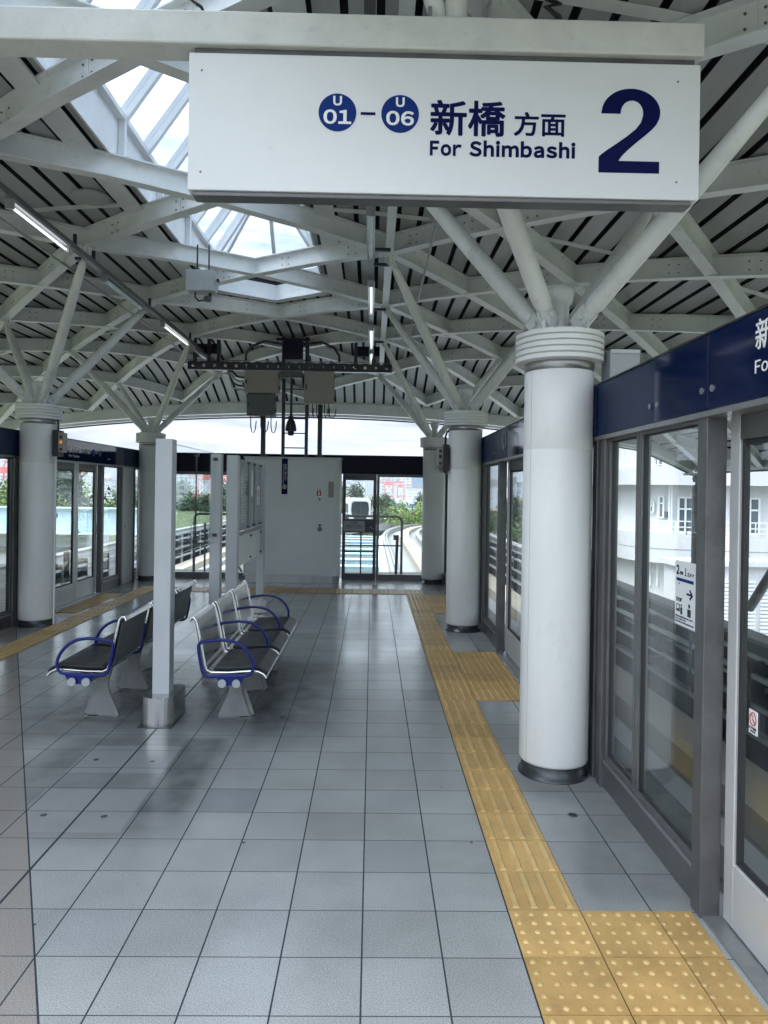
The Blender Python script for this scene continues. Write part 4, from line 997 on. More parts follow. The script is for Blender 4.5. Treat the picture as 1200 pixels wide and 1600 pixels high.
def face(b):
    F = SYF - .0008; O, U, V = (0, F, 0), (1, 0, 0), (0, 0, 1)
    def P(x, y):     # sign-face coordinates from proportions of the face (0..1)
        return SX0 + (SX1 - SX0) * x, SZ1 - (SZ1 - SZ0) * y
    def T(s_, a, c, e, f, mt, bold):
        x0, z1 = P(a, e); x1, z0 = P(c, f); text(b, s_, x0, x1, z0, z1, O, U, V, mt, bold)
    def TL(s_, a, c, e, f, mt, bold, gap=.09):
        x0, z1 = P(a, e); x1, z0 = P(c, f); line(b, s_, x0, x1, z0, z1, O, U, V, mt, bold, gap)
    for cx, num in ((.289, '01'), (.411, '06')):
        x, z = P(cx, .415)
        disc(b, (x, F, z), (0, -1, 0), .0885, .0012, signblue_m, 48)
        O = (0, F - .0012, 0)
        TL('U', cx - .0085, cx + .0085, .295, .365, white_m, .035)
        TL(num, cx - .027, cx + .027, .395, .50, white_m, .03, .07)
        O = (0, F, 0)
    x0, z1 = P(.334, .408); x1, z0 = P(.363, .428)
    b.box(x0, x1, F - .0012, F, z0, z1, signnavy_m)
    for ox, oy in ((0, 0), (.0016, 0), (-.0016, 0), (0, .006), (0, -.006), (.0012, .0045), (-.0012, -.0045), (.0012, -.0045), (-.0012, .0045)):
        T('新橋', .4715 + ox, .6155 + ox, .310 + oy, .560 + oy, signnavy_m, 0.)
        if abs(ox) < .0014 and abs(oy) < .0055: T('方面', .635 + ox * .8, .734 + ox * .8, .383 + oy * .8, .552 + oy * .8, signnavy_m, 0.)
        F -= .00002; O = (0, F, 0)
    TL('For', .470, .532, .605, .715, signnavy_m, .042, .10)
    TL('Shimbashi', .547, .755, .595, .715, signnavy_m, .042, .10)
    # the big numeral, drawn as an outline
    out = [(.03, .70)] + [(.52 + .48 * math.cos(rad(a)), .72 + .28 * math.sin(rad(a))) for a in range(176, -21, -8)]
    out += [(.935, .575), (.86, .515), (.76, .45), (.62, .365), (.48, .275), (.385, .205), (.325, .14), (.995, .14), (.995, 0), (0, 0), (0, .185), (.04, .215), (.13, .265), (.29, .345), (.46, .435), (.60, .52), (.685, .60)]
    out += [(.535 + .185 * math.cos(rad(a)), .71 + .15 * math.sin(rad(a))) for a in range(-18, 181, 9)] + [(.35, .70)]
    x0, z1 = P(.801, .19); x1, z0 = P(.921, .81)
    bm = bmesh.new(); bf = bm.faces.new([bm.verts.new((x0 + p[0] * (x1 - x0), z0 + p[1] * (z1 - z0), 0)) for p in out]); bmesh.ops.triangulate(bm, faces=[bf])
    bm.verts.index_update(); bm.normal_update()
    fl = [tuple(v.index for v in q.verts) for q in bm.faces]
    raised(b, [(v.co.x, v.co.y) for v in bm.verts], fl, O, U, V, signnavy_m); bm.free()
    for x, y in ((.025, .13), (.025, .87), (.955, .13), (.955, .87)):
        X, Z = P(x, y); disc(b, (X, F + .0008, Z), (0, -1, 0), .005, .002, steeldk_m, 10)
part('lettering', t, face)

# ------------------------------------------------------------------ information boards between the seats
PX = -1.535
def sign_post(y, top, wd, label, base):
    t = thing('sign_post', (PX, y, 0), label, 'post', 'grey square posts of the information boards')
    part('shaft', t, lambda b: b.box(PX - wd / 2, PX + wd / 2, y - wd / 2, y + wd / 2, .18 if base else .02, top, post_m), .006)
    if base:
        def bs(b):
            pts = [(PX + .115 * math.cos(a), y - .10 + .09 * math.sin(a)) for a in [math.pi + math.pi * k / 12 for k in range(13)]] + [(PX + .115, y + .20), (PX - .115, y + .20)]
            b.prism([(x, yy, .003) for x, yy in pts], (0, 0, .205), chrome_m, smooth=False)
        part('base', t, bs)
        part('foot_seal', t, lambda b: b.box(PX - .125, PX + .125, y - .205, y + .21, .0006, .0028, darkring_m))
    else:
        part('base', t, lambda b: b.box(PX - .10, PX + .10, y - .10, y + .10, .003, .2, chrome_m), .006)
    return t
sign_post(5.43, 2.085, .125, 'nearest tall grey square sign post with steel foot between the benches', True)
sign_post(7.2, 2.06, .105, 'grey post at the far end of the clear board', False)
sign_post(8.05, 2.085, .125, 'grey post carrying the near end of the poster board', False)
sign_post(10.1, 2.085, .105, 'grey post at the far end of the poster board', False)
t = thing('clear_board', (PX, 6.3, 1.2), 'empty clear board between the two nearer grey posts', 'board')
part('panel', t, lambda b: b.box(PX - .004, PX + .004, 5.5, 7.14, 1.20, 2.06, glass_m), .001)
part('edge', t, lambda b: (b.box(PX - .004, PX + .004, 5.5, 7.14, 2.0605, 2.0635, boxgrey_m), b.box(PX - .004, PX + .004, 5.5, 7.14, 1.196, 1.1995, boxgrey_m)))
part('fixing', t, lambda b: [(b.box(PX - .02, PX + .02, y, y + .03, z, z + .03, blackm_m)) for y, z in ((5.495, 1.99), (5.495, 1.25), (7.115, 1.99), (7.115, 1.25), (6.35, 2.0), (6.35, 1.24))] + [b.box(PX - .006, PX + .006, 6.36, 6.368, 1.27, 2.0, blackm_m)])
t = thing('poster_board', (PX, 9.1, .8), 'poster board with grey printed sheets over a white lower panel', 'board')
part('poster_panel', t, lambda b: b.box(PX - .004, PX + .004, 8.12, 10.04, 1.225, 2.06, poster_m), .001)
def prints(b):
    rnd = random.Random(3)
    for k in range(34):
        z = 1.96 - k * .0195; b.box(PX + .0045, PX + .0055, 8.5, 8.5 + .38 * rnd.uniform(.5, 1), z, z + .007, post_m)
    for k in range(9): b.box(PX + .0045, PX + .0055, 9.24, 9.40, 1.30 + k * .028, 1.306 + k * .028, post_m)
    for k in range(7):
        y = 9.6 + .06 * k; b.tube([(PX + .005, y, 1.30), (PX + .005, y + rnd.uniform(-.05, .05), 1.55), (PX + .005, y + rnd.uniform(-.06, .06), 1.8), (PX + .005, y, 1.98)], .0016, post_m, 5)
part('print', t, prints)
part('printed_sheet', t, lambda b: b.box(PX + .0045, PX + .0055, 9.22, 9.36, 1.62, 1.95, signwhite_m))
part('printed_label', t, lambda b: b.box(PX + .0045, PX + .0055, 9.24, 9.34, 1.56, 1.60, steeldk_m))
part('divider', t, lambda b: [b.box(PX - .008, PX + .008, y, y + .012, 1.23, 2.055, blackm_m) for y in (9.02, 9.46)])
part('rail', t, lambda b: b.bar((PX, 8.12, 1.19), (PX, 10.04, 1.19), .03, .03, steeldk_m), .003)
part('lower_panel', t, lambda b: (b.box(PX - .006, PX + .006, 8.2, 9.3, .82, 1.165, signwhite_m), b.box(PX - .006, PX + .006, 9.31, 10.04, .82, 1.165, signwhite_m)), .001)
part('fixing', t, lambda b: [disc(b, (PX + .004, y, z), (1, 0, 0), .014, .02, blackm_m, 10) for y, z in ((8.16, 2.03), (9.02, 2.03), (9.46, 2.03), (10.0, 2.03), (8.2, 1.25), (9.02, 1.25), (9.46, 1.25), (10.0, 1.25), (9.2, 1.13), (10.0, 1.13), (9.2, .86), (10.0, .86))])
o = part('extinguisher_sign', None, lambda b: (b.box(PX + .0065, PX + .009, 9.66, 9.88, 1.50, 1.75, signwhite_m), b.box(PX + .009, PX + .0105, 9.71, 9.83, 1.61, 1.70, red_m), b.box(PX + .0105, PX + .0115, 9.755, 9.785, 1.62, 1.69, white_m), b.bar((PX + .0098, 9.74, 1.585), (PX + .0098, 9.80, 1.53), .0016, .014, blackm_m)))
tag(o, 'small white fire extinguisher sign with red square on the poster board', 'sign')

# ------------------------------------------------------------------ benches
def bench(flip, label):
    """three seats in a row along Y; sitter faces +X, flip=-1 faces -X"""
    BXC = -1.51
    t = thing('bench', (BXC + flip * .55, 6.2, 0), label, 'bench', 'three seat benches standing back to back')
    X = lambda d: BXC + flip * d
    # side profile: distance from the bench centreline, height (a single bent sheet, back top lip to front lip)
    prof = [(.225, .775), (.235, .80), (.255, .803), (.27, .785), (.285, .72), (.315, .58), (.335, .47), (.352, .428), (.385, .412), (.50, .412), (.66, .424), (.715, .424), (.755, .405), (.775, .378)]
    ycs = [5.51, 6.23, 6.95]
    for yc in ycs:
        def shell(b):
            hw = .315; th = .006; P = [Vector((X(d), 0, z)) for d, z in prof]; n = len(P)
            nr = []
            for i in range(n):
                tv = P[min(i + 1, n - 1)] - P[max(i - 1, 0)]; nr.append(Vector((tv.z, 0, -tv.x)).normalized() * th * flip)
            vs = []
            for y in (yc - hw, yc + hw):
                vs += [p + Vector((0, y, 0)) for p in P] + [p + q + Vector((0, y, 0)) for p, q in zip(P, nr)]
            k = 2 * n; fs = []
            for i in range(n - 1):
                fs += [(i, i + 1, k + i + 1, k + i), (n + i, n + i + 1, k + n + i + 1, k + n + i), (i, i + 1, n + i + 1, n + i), (k + i, k + i + 1, k + n + i + 1, k + n + i)]
            b.add(vs, fs, seatsteel_m, False)
            # rolled side edges
            for y in (yc - hw, yc + hw): b.tube([p + Vector((0, y, 0)) for p in P], .010, seatsteel_m, 8)
        so = part('seat_shell', t, shell)
        def perf(b):       # field of small punched dots on both faces of the backrest
            for i in range(14):
                for j in range(18):
                    y = yc - .17 + j * .02; z = .50 + i * .0165; d = .335 - (z - .47) / .25 * .05 
                    for s_ in (1, -1):
                        c = Vector((X(d + s_ * .004 + (-.004 if s_ > 0 else -.004)), y, z)); nn = Vector((flip * s_, 0, .18 * s_)).normalized()
                        e = Vector((0, .0052, 0)); f = nn.cross(e).normalized() * .0052; c = c + nn * .0075
                        b.add([c - e, c + f, c + e, c - f], [(0, 1, 2, 3)], steeldk_m)
        part('perforation', so, perf)
        part('back_shade', so, lambda b: b.prism([(X(.262), yc - .295, .765), (X(.262), yc + .295, .765), (X(.321), yc + .295, .46), (X(.321), yc - .295, .46)], (-flip * .004, 0, -.001), backshade_m))  # added dark sheet: puts the shade behind the backrest into colour
        def pad(b):
            hw = .30; pr = [(.395, .420), (.50, .419), (.66, .431), (.715, .431), (.752, .414), (.772, .387)]; n = len(pr)
            vs = []
            for y in (yc - hw, yc + hw):
                for d, z in pr: vs.append((X(d), y, z))
                for d, z in pr: vs.append((X(d + (.012 if d > .72 else 0)), y, z + (.028 if d < .75 else .018)))
            k = 2 * n; fs = []
            for i in range(n - 1): fs += [(i, i + 1, k + i + 1, k + i), (n + i, n + i + 1, k + n + i + 1, k + n + i), (i, i + 1, n + i + 1, n + i), (k + i, k + i + 1, k + n + i + 1, k + n + i)]
            fs += [(0, n, k + n, k), (n - 1, 2 * n - 1, k + 2 * n - 1, k + n - 1)]
            b.add(vs, fs, pad_m, False)
        part('seat_pad', t, pad, .008)
        def leg(b):
            o_ = [(.375, .003), (.60, .003), (.612, .012), (.545, .20), (.555, .34), (.60, .385), (.42, .385), (.455, .25), (.45, .19), (.375, .015)]
            b.prism([(X(d), yc - .012, z) for d, z in o_], (0, .024, 0), seatback_m)
            b.bar((X(.612), yc + .02, .006), (X(.545), yc + .02, .20), .008, .06, seatback_m, (flip, 0, 0.3))
            b.box(*sorted((X(.53), X(.612))), yc - .012, yc + .06, .0025, .010, seatback_m)
            b.box(*sorted((X(.38), X(.62))), yc - .035, yc + .06, .0015, .0024, steel_m)
            disc(b, (X(.585), yc + .035, .010), (0, 0, 1), .010, .008, steel_m, 8)
        part('leg', t, leg, .002)
    part('beam', t, lambda b: (b.tube([(X(.475), 5.12, .355), (X(.475), 7.34, .355)], .024, seatback_m, 12), b.tube([(X(.575), 5.12, .355), (X(.575), 7.34, .355)], .024, seatback_m, 12)))
    part('end_cap', t, lambda b: [disc(b, (X(d), 5.125, .355), (0, -1, 0), .029, .012, boxgrey_m, 16) for d in (.475, .575)])
    for ya in (5.15, 5.87, 6.59, 7.31):
        def arm(b):
            ctrl = [(.335, .42), (.315, .50), (.30, .60), (.315, .635), (.36, .645), (.46, .655), (.56, .64), (.64, .585), (.685, .51), (.685, .445), (.655, .41), (.58, .402), (.46, .398), (.375, .396)]
            # smooth closed loop
            pts = []
            n = len(ctrl)
            for i in range(n):
                p0, p1, p2, p3 = (Vector((*ctrl[(i + k) % n], 0)) for k in (-1, 0, 1, 2))
                for q in range(4):
                    s_ = q / 4
                    v = .5 * ((2 * p1) + (p2 - p0) * s_ + (2 * p0 - 5 * p1 + 4 * p2 - p3) * s_ ** 2 + (3 * p1 - p0 - 3 * p2 + p3) * s_ ** 3)
                    pts.append((X(v.x), ya, v.y))
            b.tube(pts, .0115, arm_m, 10, closed=True)
            b.prism([(X(.43), ya - .012, .40), (X(.63), ya - .012, .40), (X(.60), ya - .012, .335), (X(.455), ya - .012, .335)], (0, .024, 0), arm_m)
        part('armrest', t, arm)
    return t
bench(1, 'three seat steel bench on the right, facing the right doors with blue armrests')
bench(-1, 'three seat bench on the left showing its grey backs, facing the left doors')

# ------------------------------------------------------------------ outside: guideway
def path_x(x0, y, y0=42., R=160.):
    if y <= y0: return x0
    return x0 + (y - y0) ** 2 / (2 * R)
YSEG = [-12, 0, 8, 16, 24, 28, 32, 36, 40] + [42 + 3 * k for k in range(0, 28)]
def path_z(y):
    return 0 if y < 24 else -(min(y, 84) - 24) ** 2 / 2900 - max(0, y - 84) * .041
def sweep(b, x0, x1, z0, z1, mt, ya=-12, yb=125):
    ys = [y for y in YSEG if ya < y < yb]; ys = [ya] + ys + [yb]
    vs = []
    for y in ys:
        a, c = path_x(x0, y), path_x(x1, y); q = path_z(y); vs += [(a, y, z0 + q), (c, y, z0 + q), (c, y, z1 + q), (a, y, z1 + q)]
    n = len(ys); fs = []
    for i in range(n - 1):
        for k in range(4): fs.append((4 * i + k, 4 * i + (k + 1) % 4, 4 * i + 4 + (k + 1) % 4, 4 * i + 4 + k))
    fs += [(3, 2, 1, 0), tuple(4 * (n - 1) + k for k in range(4))]
    b.add(vs, fs, mt)
def guideway(cx, sg, inner0):
    part('guideway_deck', None, lambda b: (sweep(b, cx - 1.55, cx + 1.62, -1.75, -1.35, concdk_m, -12, 16), sweep(b, cx - (2.09 if sg > 0 else 1.62), cx + (1.62 if sg > 0 else 2.09), -1.75, -1.35, conc_m, 16.0, 125)), kind='structure')
    part('running_strip', None, lambda b: (sweep(b, cx - 1.15, cx - .55, -1.346, -1.08, run_m), sweep(b, cx + .55, cx + 1.15, -1.346, -1.08, run_m), sweep(b, cx - .05, cx + .20, -1.346, -1.08, conc_m)), kind='structure')
    xo = cx + sg * 1.63
    t = thing('guideway_parapet', (xo, 14, -.6), 'pale concrete parapet along the outer side of the %s track' % ('right' if sg > 0 else 'left'), 'parapet')
    part('wall', t, lambda b: sweep(b, *sorted((xo, xo + sg * .18)), -1.75, 0.0, concdk_m if sg > 0 else wallwhite_m))  # right wall darker: its shaded face is put into the colour
    part('coping', t, lambda b: sweep(b, *sorted((xo - sg * .04, xo + sg * .24)), .001, .05, conc_m))
    def rails(b):
        x = xo - sg * .26
        for z in (-.30, -.62): sweep(b, x - .03, x + .03, z, z + .055, rail_m)
        for z in (-.14, -.46): sweep(b, xo - sg * .12 - .015, xo - sg * .12 + .015, z, z + .05, rail_m)
        sweep(b, x - .05, x + .05, -.93, -.87, rail_m)
        y = -10.
        while y < 120:
            xx = path_x(x, y); q = path_z(y); b.box(*sorted((xx - sg * .03, xx + sg * .25)), y, y + .08, -1.34 + q, -.12 + q, blackm_m); y += 1.5 if y < 40 else 3
        y = -9.
        while y < 60:
            xx = path_x(x, y); q = path_z(y); b.box(*sorted((xx - sg * .06, xx + sg * .14)), y, y + .45, -.57 + q, -.42 + q, blackm_m); b.box(*sorted((xx - sg * .10, xx + sg * .10)), y + .1, y + .3, -.80 + q, -.68 + q, blackm_m); y += 6.5
    part('power_rail', t, rails)
    if inner0 is not None:
        xi = cx - sg * 2.1
        t2 = thing('guide_wall', (xi, 30, -1), 'low white wall with panel joints along the inner side of the %s track' % ('right' if sg > 0 else 'left'), 'wall')
        part('wall', t2, lambda b: sweep(b, *sorted((xi, xi - sg * .14)), -1.75, -.98, conc_m, 16, 120))
        def pj(b):
            y = 16.5
            while y < 70:
                xx = path_x(xi, y); q = path_z(y); b.box(*sorted((xx + sg * .001, xx + sg * .03)), y, y + .06, -1.3 + q, -.98 + q, conc_m); y += 1.2
        part('rib', t2, pj)
        part('rail', t2, lambda b: (sweep(b, *sorted((xi + sg * .05, xi + sg * .11)), -1.06, -1.01, rail_m, 16, 120), sweep(b, *sorted((xi + sg * .05, xi + sg * .11)), -1.24, -1.19, rail_m, 16, 120)))
guideway(2.9, 1, 1)
guideway(-5.85, -1, 1)
# platform edge soffit strip
part('edge_strip', None, lambda b: b.box(1.462, 1.56, -6, 14.1, -.45, -.012, conc_m), kind='structure')
part('edge_strip', None, lambda b: b.box(-4.85, -4.752, -6, 14.1, -.45, -.012, conc_m), kind='structure')
# light blue cross girders between the tracks
for k in range(13):
    y = 16.6 + 2.6 * k + .05 * k * k
    x0, x1 = path_x(-3.6, y), path_x(.33, y); pz_ = path_z(y)
    t = thing('cross_girder', ((x0 + x1) / 2, y, -1.9), '', 'girder', 'light blue steel cross girders between the tracks')
    t['label'] = 'light blue steel cross girder between the tracks beyond the emergency door'
    part('web', t, lambda b: b.box(x0, x1, y - .03, y + .03, -2.3 + pz_, -1.55 + pz_, blue_m))
    part('flange', t, lambda b: (b.box(x0, x1, y - .22, y + .22, -1.549 + pz_, -1.50 + pz_, blue_m), b.box(x0, x1, y - .22, y + .22, -2.35 + pz_, -2.301 + pz_, blue_m)))
    part('stiffener', t, lambda b: [b.box(x, x + .03, y - .20, y - .031, -2.30 + pz_, -1.55 + pz_, blue_m) for x in (x0 + .4, x0 + 1.4, x0 + 2.4, x0 + 3.4)])
    if k < 5: part('bolt', t, lambda b: [disc(b, (x0 + 2.7 + .09 * i, y - .031, -1.75 - .1 * j + pz_), (0, -1, 0), .018, .02, blue_m, 6) for i in range(5) for j in range(3)])
t = thing('walkway', (.5, 30, -1.4), 'narrow white walkway between the blue girders and the right track wall', 'walkway')
part('deck', t, lambda b: sweep(b, .42, .655, -1.5, -1.28, wallwhite_m, 15.8, 110))
part('girder', t, lambda b: sweep(b, .34, .41, -2.3, -1.4, blue_m, 15.8, 110))
# handrails outside the end wall
def loop(x0, x1, label, legs):
    t = thing('handrail', ((x0 + x1) / 2, 14.9, 0), label, 'handrail')
    y = 14.9
    part('pipe', t, lambda b: b.tube([(x0, y, 1.18), (x1 - .10, y, 1.18), (x1 - .03, y, 1.15), (x1, y, 1.08), (x1, y, -.05)] if legs > 0 else [(x1, y, 1.18), (x0 + .10, y, 1.18), (x0 + .03, y, 1.15), (x0, y, 1.08), (x0, y, -.05)], .026, steeldk_m, 10))
    part('mid_rail', t, lambda b: b.tube([(x0, y, .58), (x1, y, .58)], .016, steeldk_m, 8))
    if legs > 0: part('stay', t, lambda b: (b.tube([(x1 - .11, y, -.05), (x1 - .09, y, .78)], .03, darkring_m, 8), b.box(x1 - .17, x1 - .06, y - .05, y + .05, .70, .80, blackm_m)))
    else: part('stay', t, lambda b: (b.tube([(x0 + .22, y, -.05), (x0 + .22, y, 1.0)], .02, steeldk_m, 8), b.tube([(x0 + 1.0, y, -.05), (x0 + .7, y, .58)], .02, steeldk_m, 8)))
loop(-.6, .62, 'bent steel handrail outside the emergency door', 1)
loop(-3.62, -2.3, 'bent steel handrail outside the left end window', -1)
o = part('signal_box', None, lambda b: (b.box(1.4, 1.75, 17.6, 18.0, -1.34, -.85, wallwhite_m), b.box(1.5, 1.6, 17.58, 17.6, -1.1, -1.0, red_m)), .01); tag(o, 'small white trackside box with a red mark beyond the end window', 'box')

# outer poles carrying the roof corners
def pole(x, y, label, brace):
    z1 = zr(8.8, y) - .03
    t = thing('roof_pole', (x, y, -9), label, 'pole')
    part('shaft', t, lambda b: (b.tube([(x, y, -9), (x, y, z1 - .28)], .125, steeldk_m, 20), b.lathe((x, y, z1 - .28), [(.125, 0), (.07, .03), (.07, .10)], steeldk_m, 16)))
    part('head', t, lambda b: (b.box(x - .30, x + .30, y - .10, y + .10, z1 - .05, z1, post_m), b.box(x - .05, x + .05, y - .16, y + .16, z1 - .20, z1 - .05, blackm_m), b.tube([(x, y - .2, z1 - .12), (x, y + .2, z1 - .12)], .05, steeldk_m, 12)))
    if brace: part('brace', t, lambda b: b.tube([(x, y + 2.4, -.45), (x, y, 2.0)], .09, steeldk_m, 14))
pole(XC + 8.80, 16.2, 'grey pole with pinned head under the far right roof corner', False)
pole(XC + 8.80, 11.5, 'grey braced pole outside beyond the nearest door', True)
pole(XC - 8.80, 16.2, 'grey pole under the far left roof corner', False)

# ------------------------------------------------------------------ train
def train(x, y, ang, label):
    t = thing('train', (x, y, -1.08), label, 'train')
    t.rotation_euler = (0, 0, 0)
    ca, sa = math.cos(ang), math.sin(ang)
    Wd = lambda u, v, z: (x + u * ca - v * sa, y + u * sa + v * ca, z + path_z(y))
    def shell(n, w_, z0, z1, r):
        pts = []
        for sx, sz, a0 in ((1, 1, 0), (-1, 1, 90), (-1, -1, 180), (1, -1, 270)):
            for k in range(5):
                a = rad(a0 + 22.5 * k); pts.append((sx * (w_ - r) + r * math.cos(a), (z1 - r if sz > 0 else z0 + r) + r * math.sin(a)))
        return pts
    def body(b):
        secs = [(0, .93), (.08, .97), (.35, 1.0), (8.5, 1.0)]
        base = shell(0, 1.22, -1.15, 1.72, .38); n = len(base); vs = []
        for v, k in secs:
            for u, z in base: vs.append(Wd(u * k, v, .25 + (z - .25) * k))
        b.add(vs, [(i * n + j, i * n + (j + 1) % n, (i + 1) * n + (j + 1) % n, (i + 1) * n + j) for i in range(len(secs) - 1) for j in range(n)], trainwhite_m, True)
        b.add(vs[:n], [tuple(range(n))], trainwhite_m); b.add(vs[-n:], [tuple(range(n))], trainwhite_m)
    part('body', t, body)
    def ws(b):
        pts = [(-.92, 1.22), (-.70, 1.42), (.70, 1.42), (.92, 1.22), (.98, .6), (.94, .05), (.55, -.68), (-.55, -.68), (-.94, .05), (-.98, .6)]
        b.prism([Wd(u, -.03, z) for u, z in pts], (Vector(Wd(0, .025, 0)) - Vector(Wd(0, -.03, 0))), trainglass_m)
        b.prism([Wd(u, -.034, z) for u, z in ((.02, -.1), (.10, -.1), (.10, 1.44), (.02, 1.44))], (0, .003, 0), blackm_m)
    part('windscreen', t, ws)
    for u in (-.6, .6): part('headlight', t, lambda b: b.prism([Wd(u - .12, -.012, -.82), Wd(u + .12, -.012, -.82), Wd(u + .12, -.012, -.72), Wd(u - .12, -.012, -.72)], (0, .01, 0), white_m))
    for k in range(4): part('window', t, lambda b: b.prism([Wd(-1.235, 1 + 1.9 * k, .1), Wd(-1.235, 2.4 + 1.9 * k, .1), Wd(-1.235, 2.4 + 1.9 * k, 1.1), Wd(-1.235, 1 + 1.9 * k, 1.1)], Vector(Wd(.02, 0, 0)) - Vector(Wd(0, 0, 0)), trainglass_m))
    part('bogie', t, lambda b: b.prism([Wd(-1.0, .4, -1.1), Wd(1.0, .4, -1.1), Wd(1.0, 3, -1.1), Wd(-1.0, 3, -1.1)], (0, 0, -.25), blackm_m))
train(-1.3, 80, .12, 'white train front with dark windscreen approaching beyond the emergency door')

# ------------------------------------------------------------------ surroundings
part('ground', None, lambda b: b.box(-1800, 1800, -300, 2600, -9.6, -9.0, ground_m), kind='structure')
part('quay', None, lambda b: b.box(-1200, 1200, 230, 900, -8.99, -8.9, conc_m), kind='structure')
part('road', None, lambda b: b.box(-160, 160, 44, 52, -8.98, -8.95, concdk_m), kind='structure')
def tree_mesh(name, seed, h, w_, n, lm, conifer=False):
    rnd = random.Random(seed); c = MB(); clumps = []
    for k in range(26 if not conifer else 30):
        if conifer:
            z = h * (.30 + .68 * k / 30); r = w_ * (1.05 - z / h) * 1.0; a = rnd.uniform(0, 6.28); q = r * rnd.uniform(.3, .9)
            clumps.append((Vector((q * math.cos(a), q * math.sin(a), z)), w_ * rnd.uniform(.22, .38)))
        else:
            a = rnd.uniform(0, 6.28); zz = rnd.uniform(0, 1); q = w_ * math.sqrt(max(0, 1 - (zz * 1.25 - .45) ** 2)) * rnd.uniform(.35, .95)
            clumps.append((Vector((q * math.cos(a), q * math.sin(a), h * (.38 + .55 * zz))), w_ * rnd.uniform(.24, .42)))
    per = n // len(clumps); vs = []; fs = []
    for p, r in clumps:
        for k in range(per):
            d = Vector((rnd.gauss(0, 1), rnd.gauss(0, 1), rnd.gauss(0, .8)))
            d = d.normalized() * r * rnd.uniform(.55, 1.08); q = p + d
            t1 = Vector((rnd.gauss(0, 1), rnd.gauss(0, 1), rnd.gauss(0, .6))).normalized(); t2 = d.cross(t1).normalized() if rnd.random() < .7 else t1.cross(Vector((0, 0, 1))).normalized()
            s_ = rnd.uniform(.10, .22); i = len(vs)
            vs += [q - t1 * s_, q + t2 * s_ * .6, q + t1 * s_, q - t2 * s_ * .6]; fs.append((i, i + 1, i + 2, i + 3))
    c.add(vs, fs, lm)
    tr = MB(); tr.tube([(0, 0, -.2), (.05, 0, h * .25), (-.05, .06, h * .55), (0, 0, h * .85)], [.22, .17, .11, .04], trunk_m, 8)
    for k in range(6):
        p, r = clumps[rnd.randrange(len(clumps))]; tr.tube([(0, 0, h * (.25 + .05 * k)), tuple(p * .55 + Vector((0, 0, h * .17))), tuple(p)], [.09, .06, .02], trunk_m, 6)
    e = bpy.data.objects.new(name, None); COL.objects.link(e)
    a = c.build('crown', None); a.parent = e; a.location = (0, 0, 0); a2 = tr.build('trunk', None); a2.parent = e; a2.location = (0, 0, 0)
    return e
KIND = [(tree_mesh('broadleaf_tree', 1, 8.6, 4.0, 5200, leafl_m), 'rounded light green tree beyond the tracks', 'light green trees beyond the tracks'),
        (tree_mesh('broadleaf_tree', 2, 9.2, 3.6, 4800, leafm_m), 'mid green broadleaf tree beyond the tracks', 'mid green trees beyond the tracks'),
        (tree_mesh('pine_tree', 3, 10.2, 3.2, 4800, leafd_m, True), 'dark green pointed tree beyond the tracks', 'dark green trees beyond the tracks')]
used = [False] * 3
def tree(k, x, y, s_, rz):
    root, lab, grp = KIND[k]
    o = root if not used[k] else copy_tree(root)
    used[k] = True
    s_ *= 1.22 if x < -12 else (.98 if y > 80 else 1.1); o.location = (x, y, -9); o.scale = (s_, s_, s_); o.rotation_euler = (0, 0, rz); tag(o, lab, 'tree', grp)
TR = [(2, -2.5, 108, 1.12), (1, .4, 108, 1.08), (2, -5.2, 112, 1.15), (1, -7.5, 106, 1.1), (2, -26, 62, 1.0), (0, -31, 58, .95), (0, -27.5, 66, 1.0), (1, -36, 70, 1.0), (0, -24, 60, .9), (2, -40, 75, .98), (1, -22, 70, .98), (0, -33, 64, 1.0), (1, -45, 66, 1.05), (1, -50, 72, 1.0),
      (2, -30, 92, .92), (2, -25, 96, .9), (2, -20, 100, .9), (1, -9, 102, .9), (2, -6, 110, .92),
      (2, 1.8, 100, .98), (2, 7.4, 106, 1.0), (1, 2.4, 94, .88), (0, 5.2, 88, 1.1), (1, 3.6, 98, .97), (0, 8.6, 92, .92), (0, 10.5, 88, .94), (2, 9, 108, 1.0), (2, 13, 104, 1.0), (1, 15, 96, .9), (0, 6.5, 95, .86), (2, 17, 112, .98), (1, 21, 100, .9),
      (1, 13, 52, .92), (0, 15, 56, .86), (2, 12, 62, .9), (1, 15.5, 66, .92), (2, 18, 74, .95), (0, 12.2, 46, .78), (1, 20, 84, .9), (2, 23, 92, .95)]
for i, (k, x, y, s_) in enumerate(TR): tree(k, x, y, s_, i * 1.7)
grass_m = mat('grass', (.105, .13, .065), .9, vary=.3, vscale=.6, bump=.4, bscale=8)
part('grass_bank', None, lambda b: b.prism([(-20, 52, -9), (-20, 52, -2.6), (-20, 66, -.55), (-20, 70, -.5), (-20, 70, -9)], (11.5, 0, 0), grass_m), kind='structure')
for k in range(5):
    hd = tree_mesh('bush', 20 + k, 2.6, 2.1, 1500, leafd_m)
    hd.location = (-18.6 + 2.1 * k, 68 + (k % 2), -1.1); hd.scale = (1, 1, .75); tag(hd, 'dark green bush in the row on top of the grass bank', 'bush', 'bushes on the grass bank')
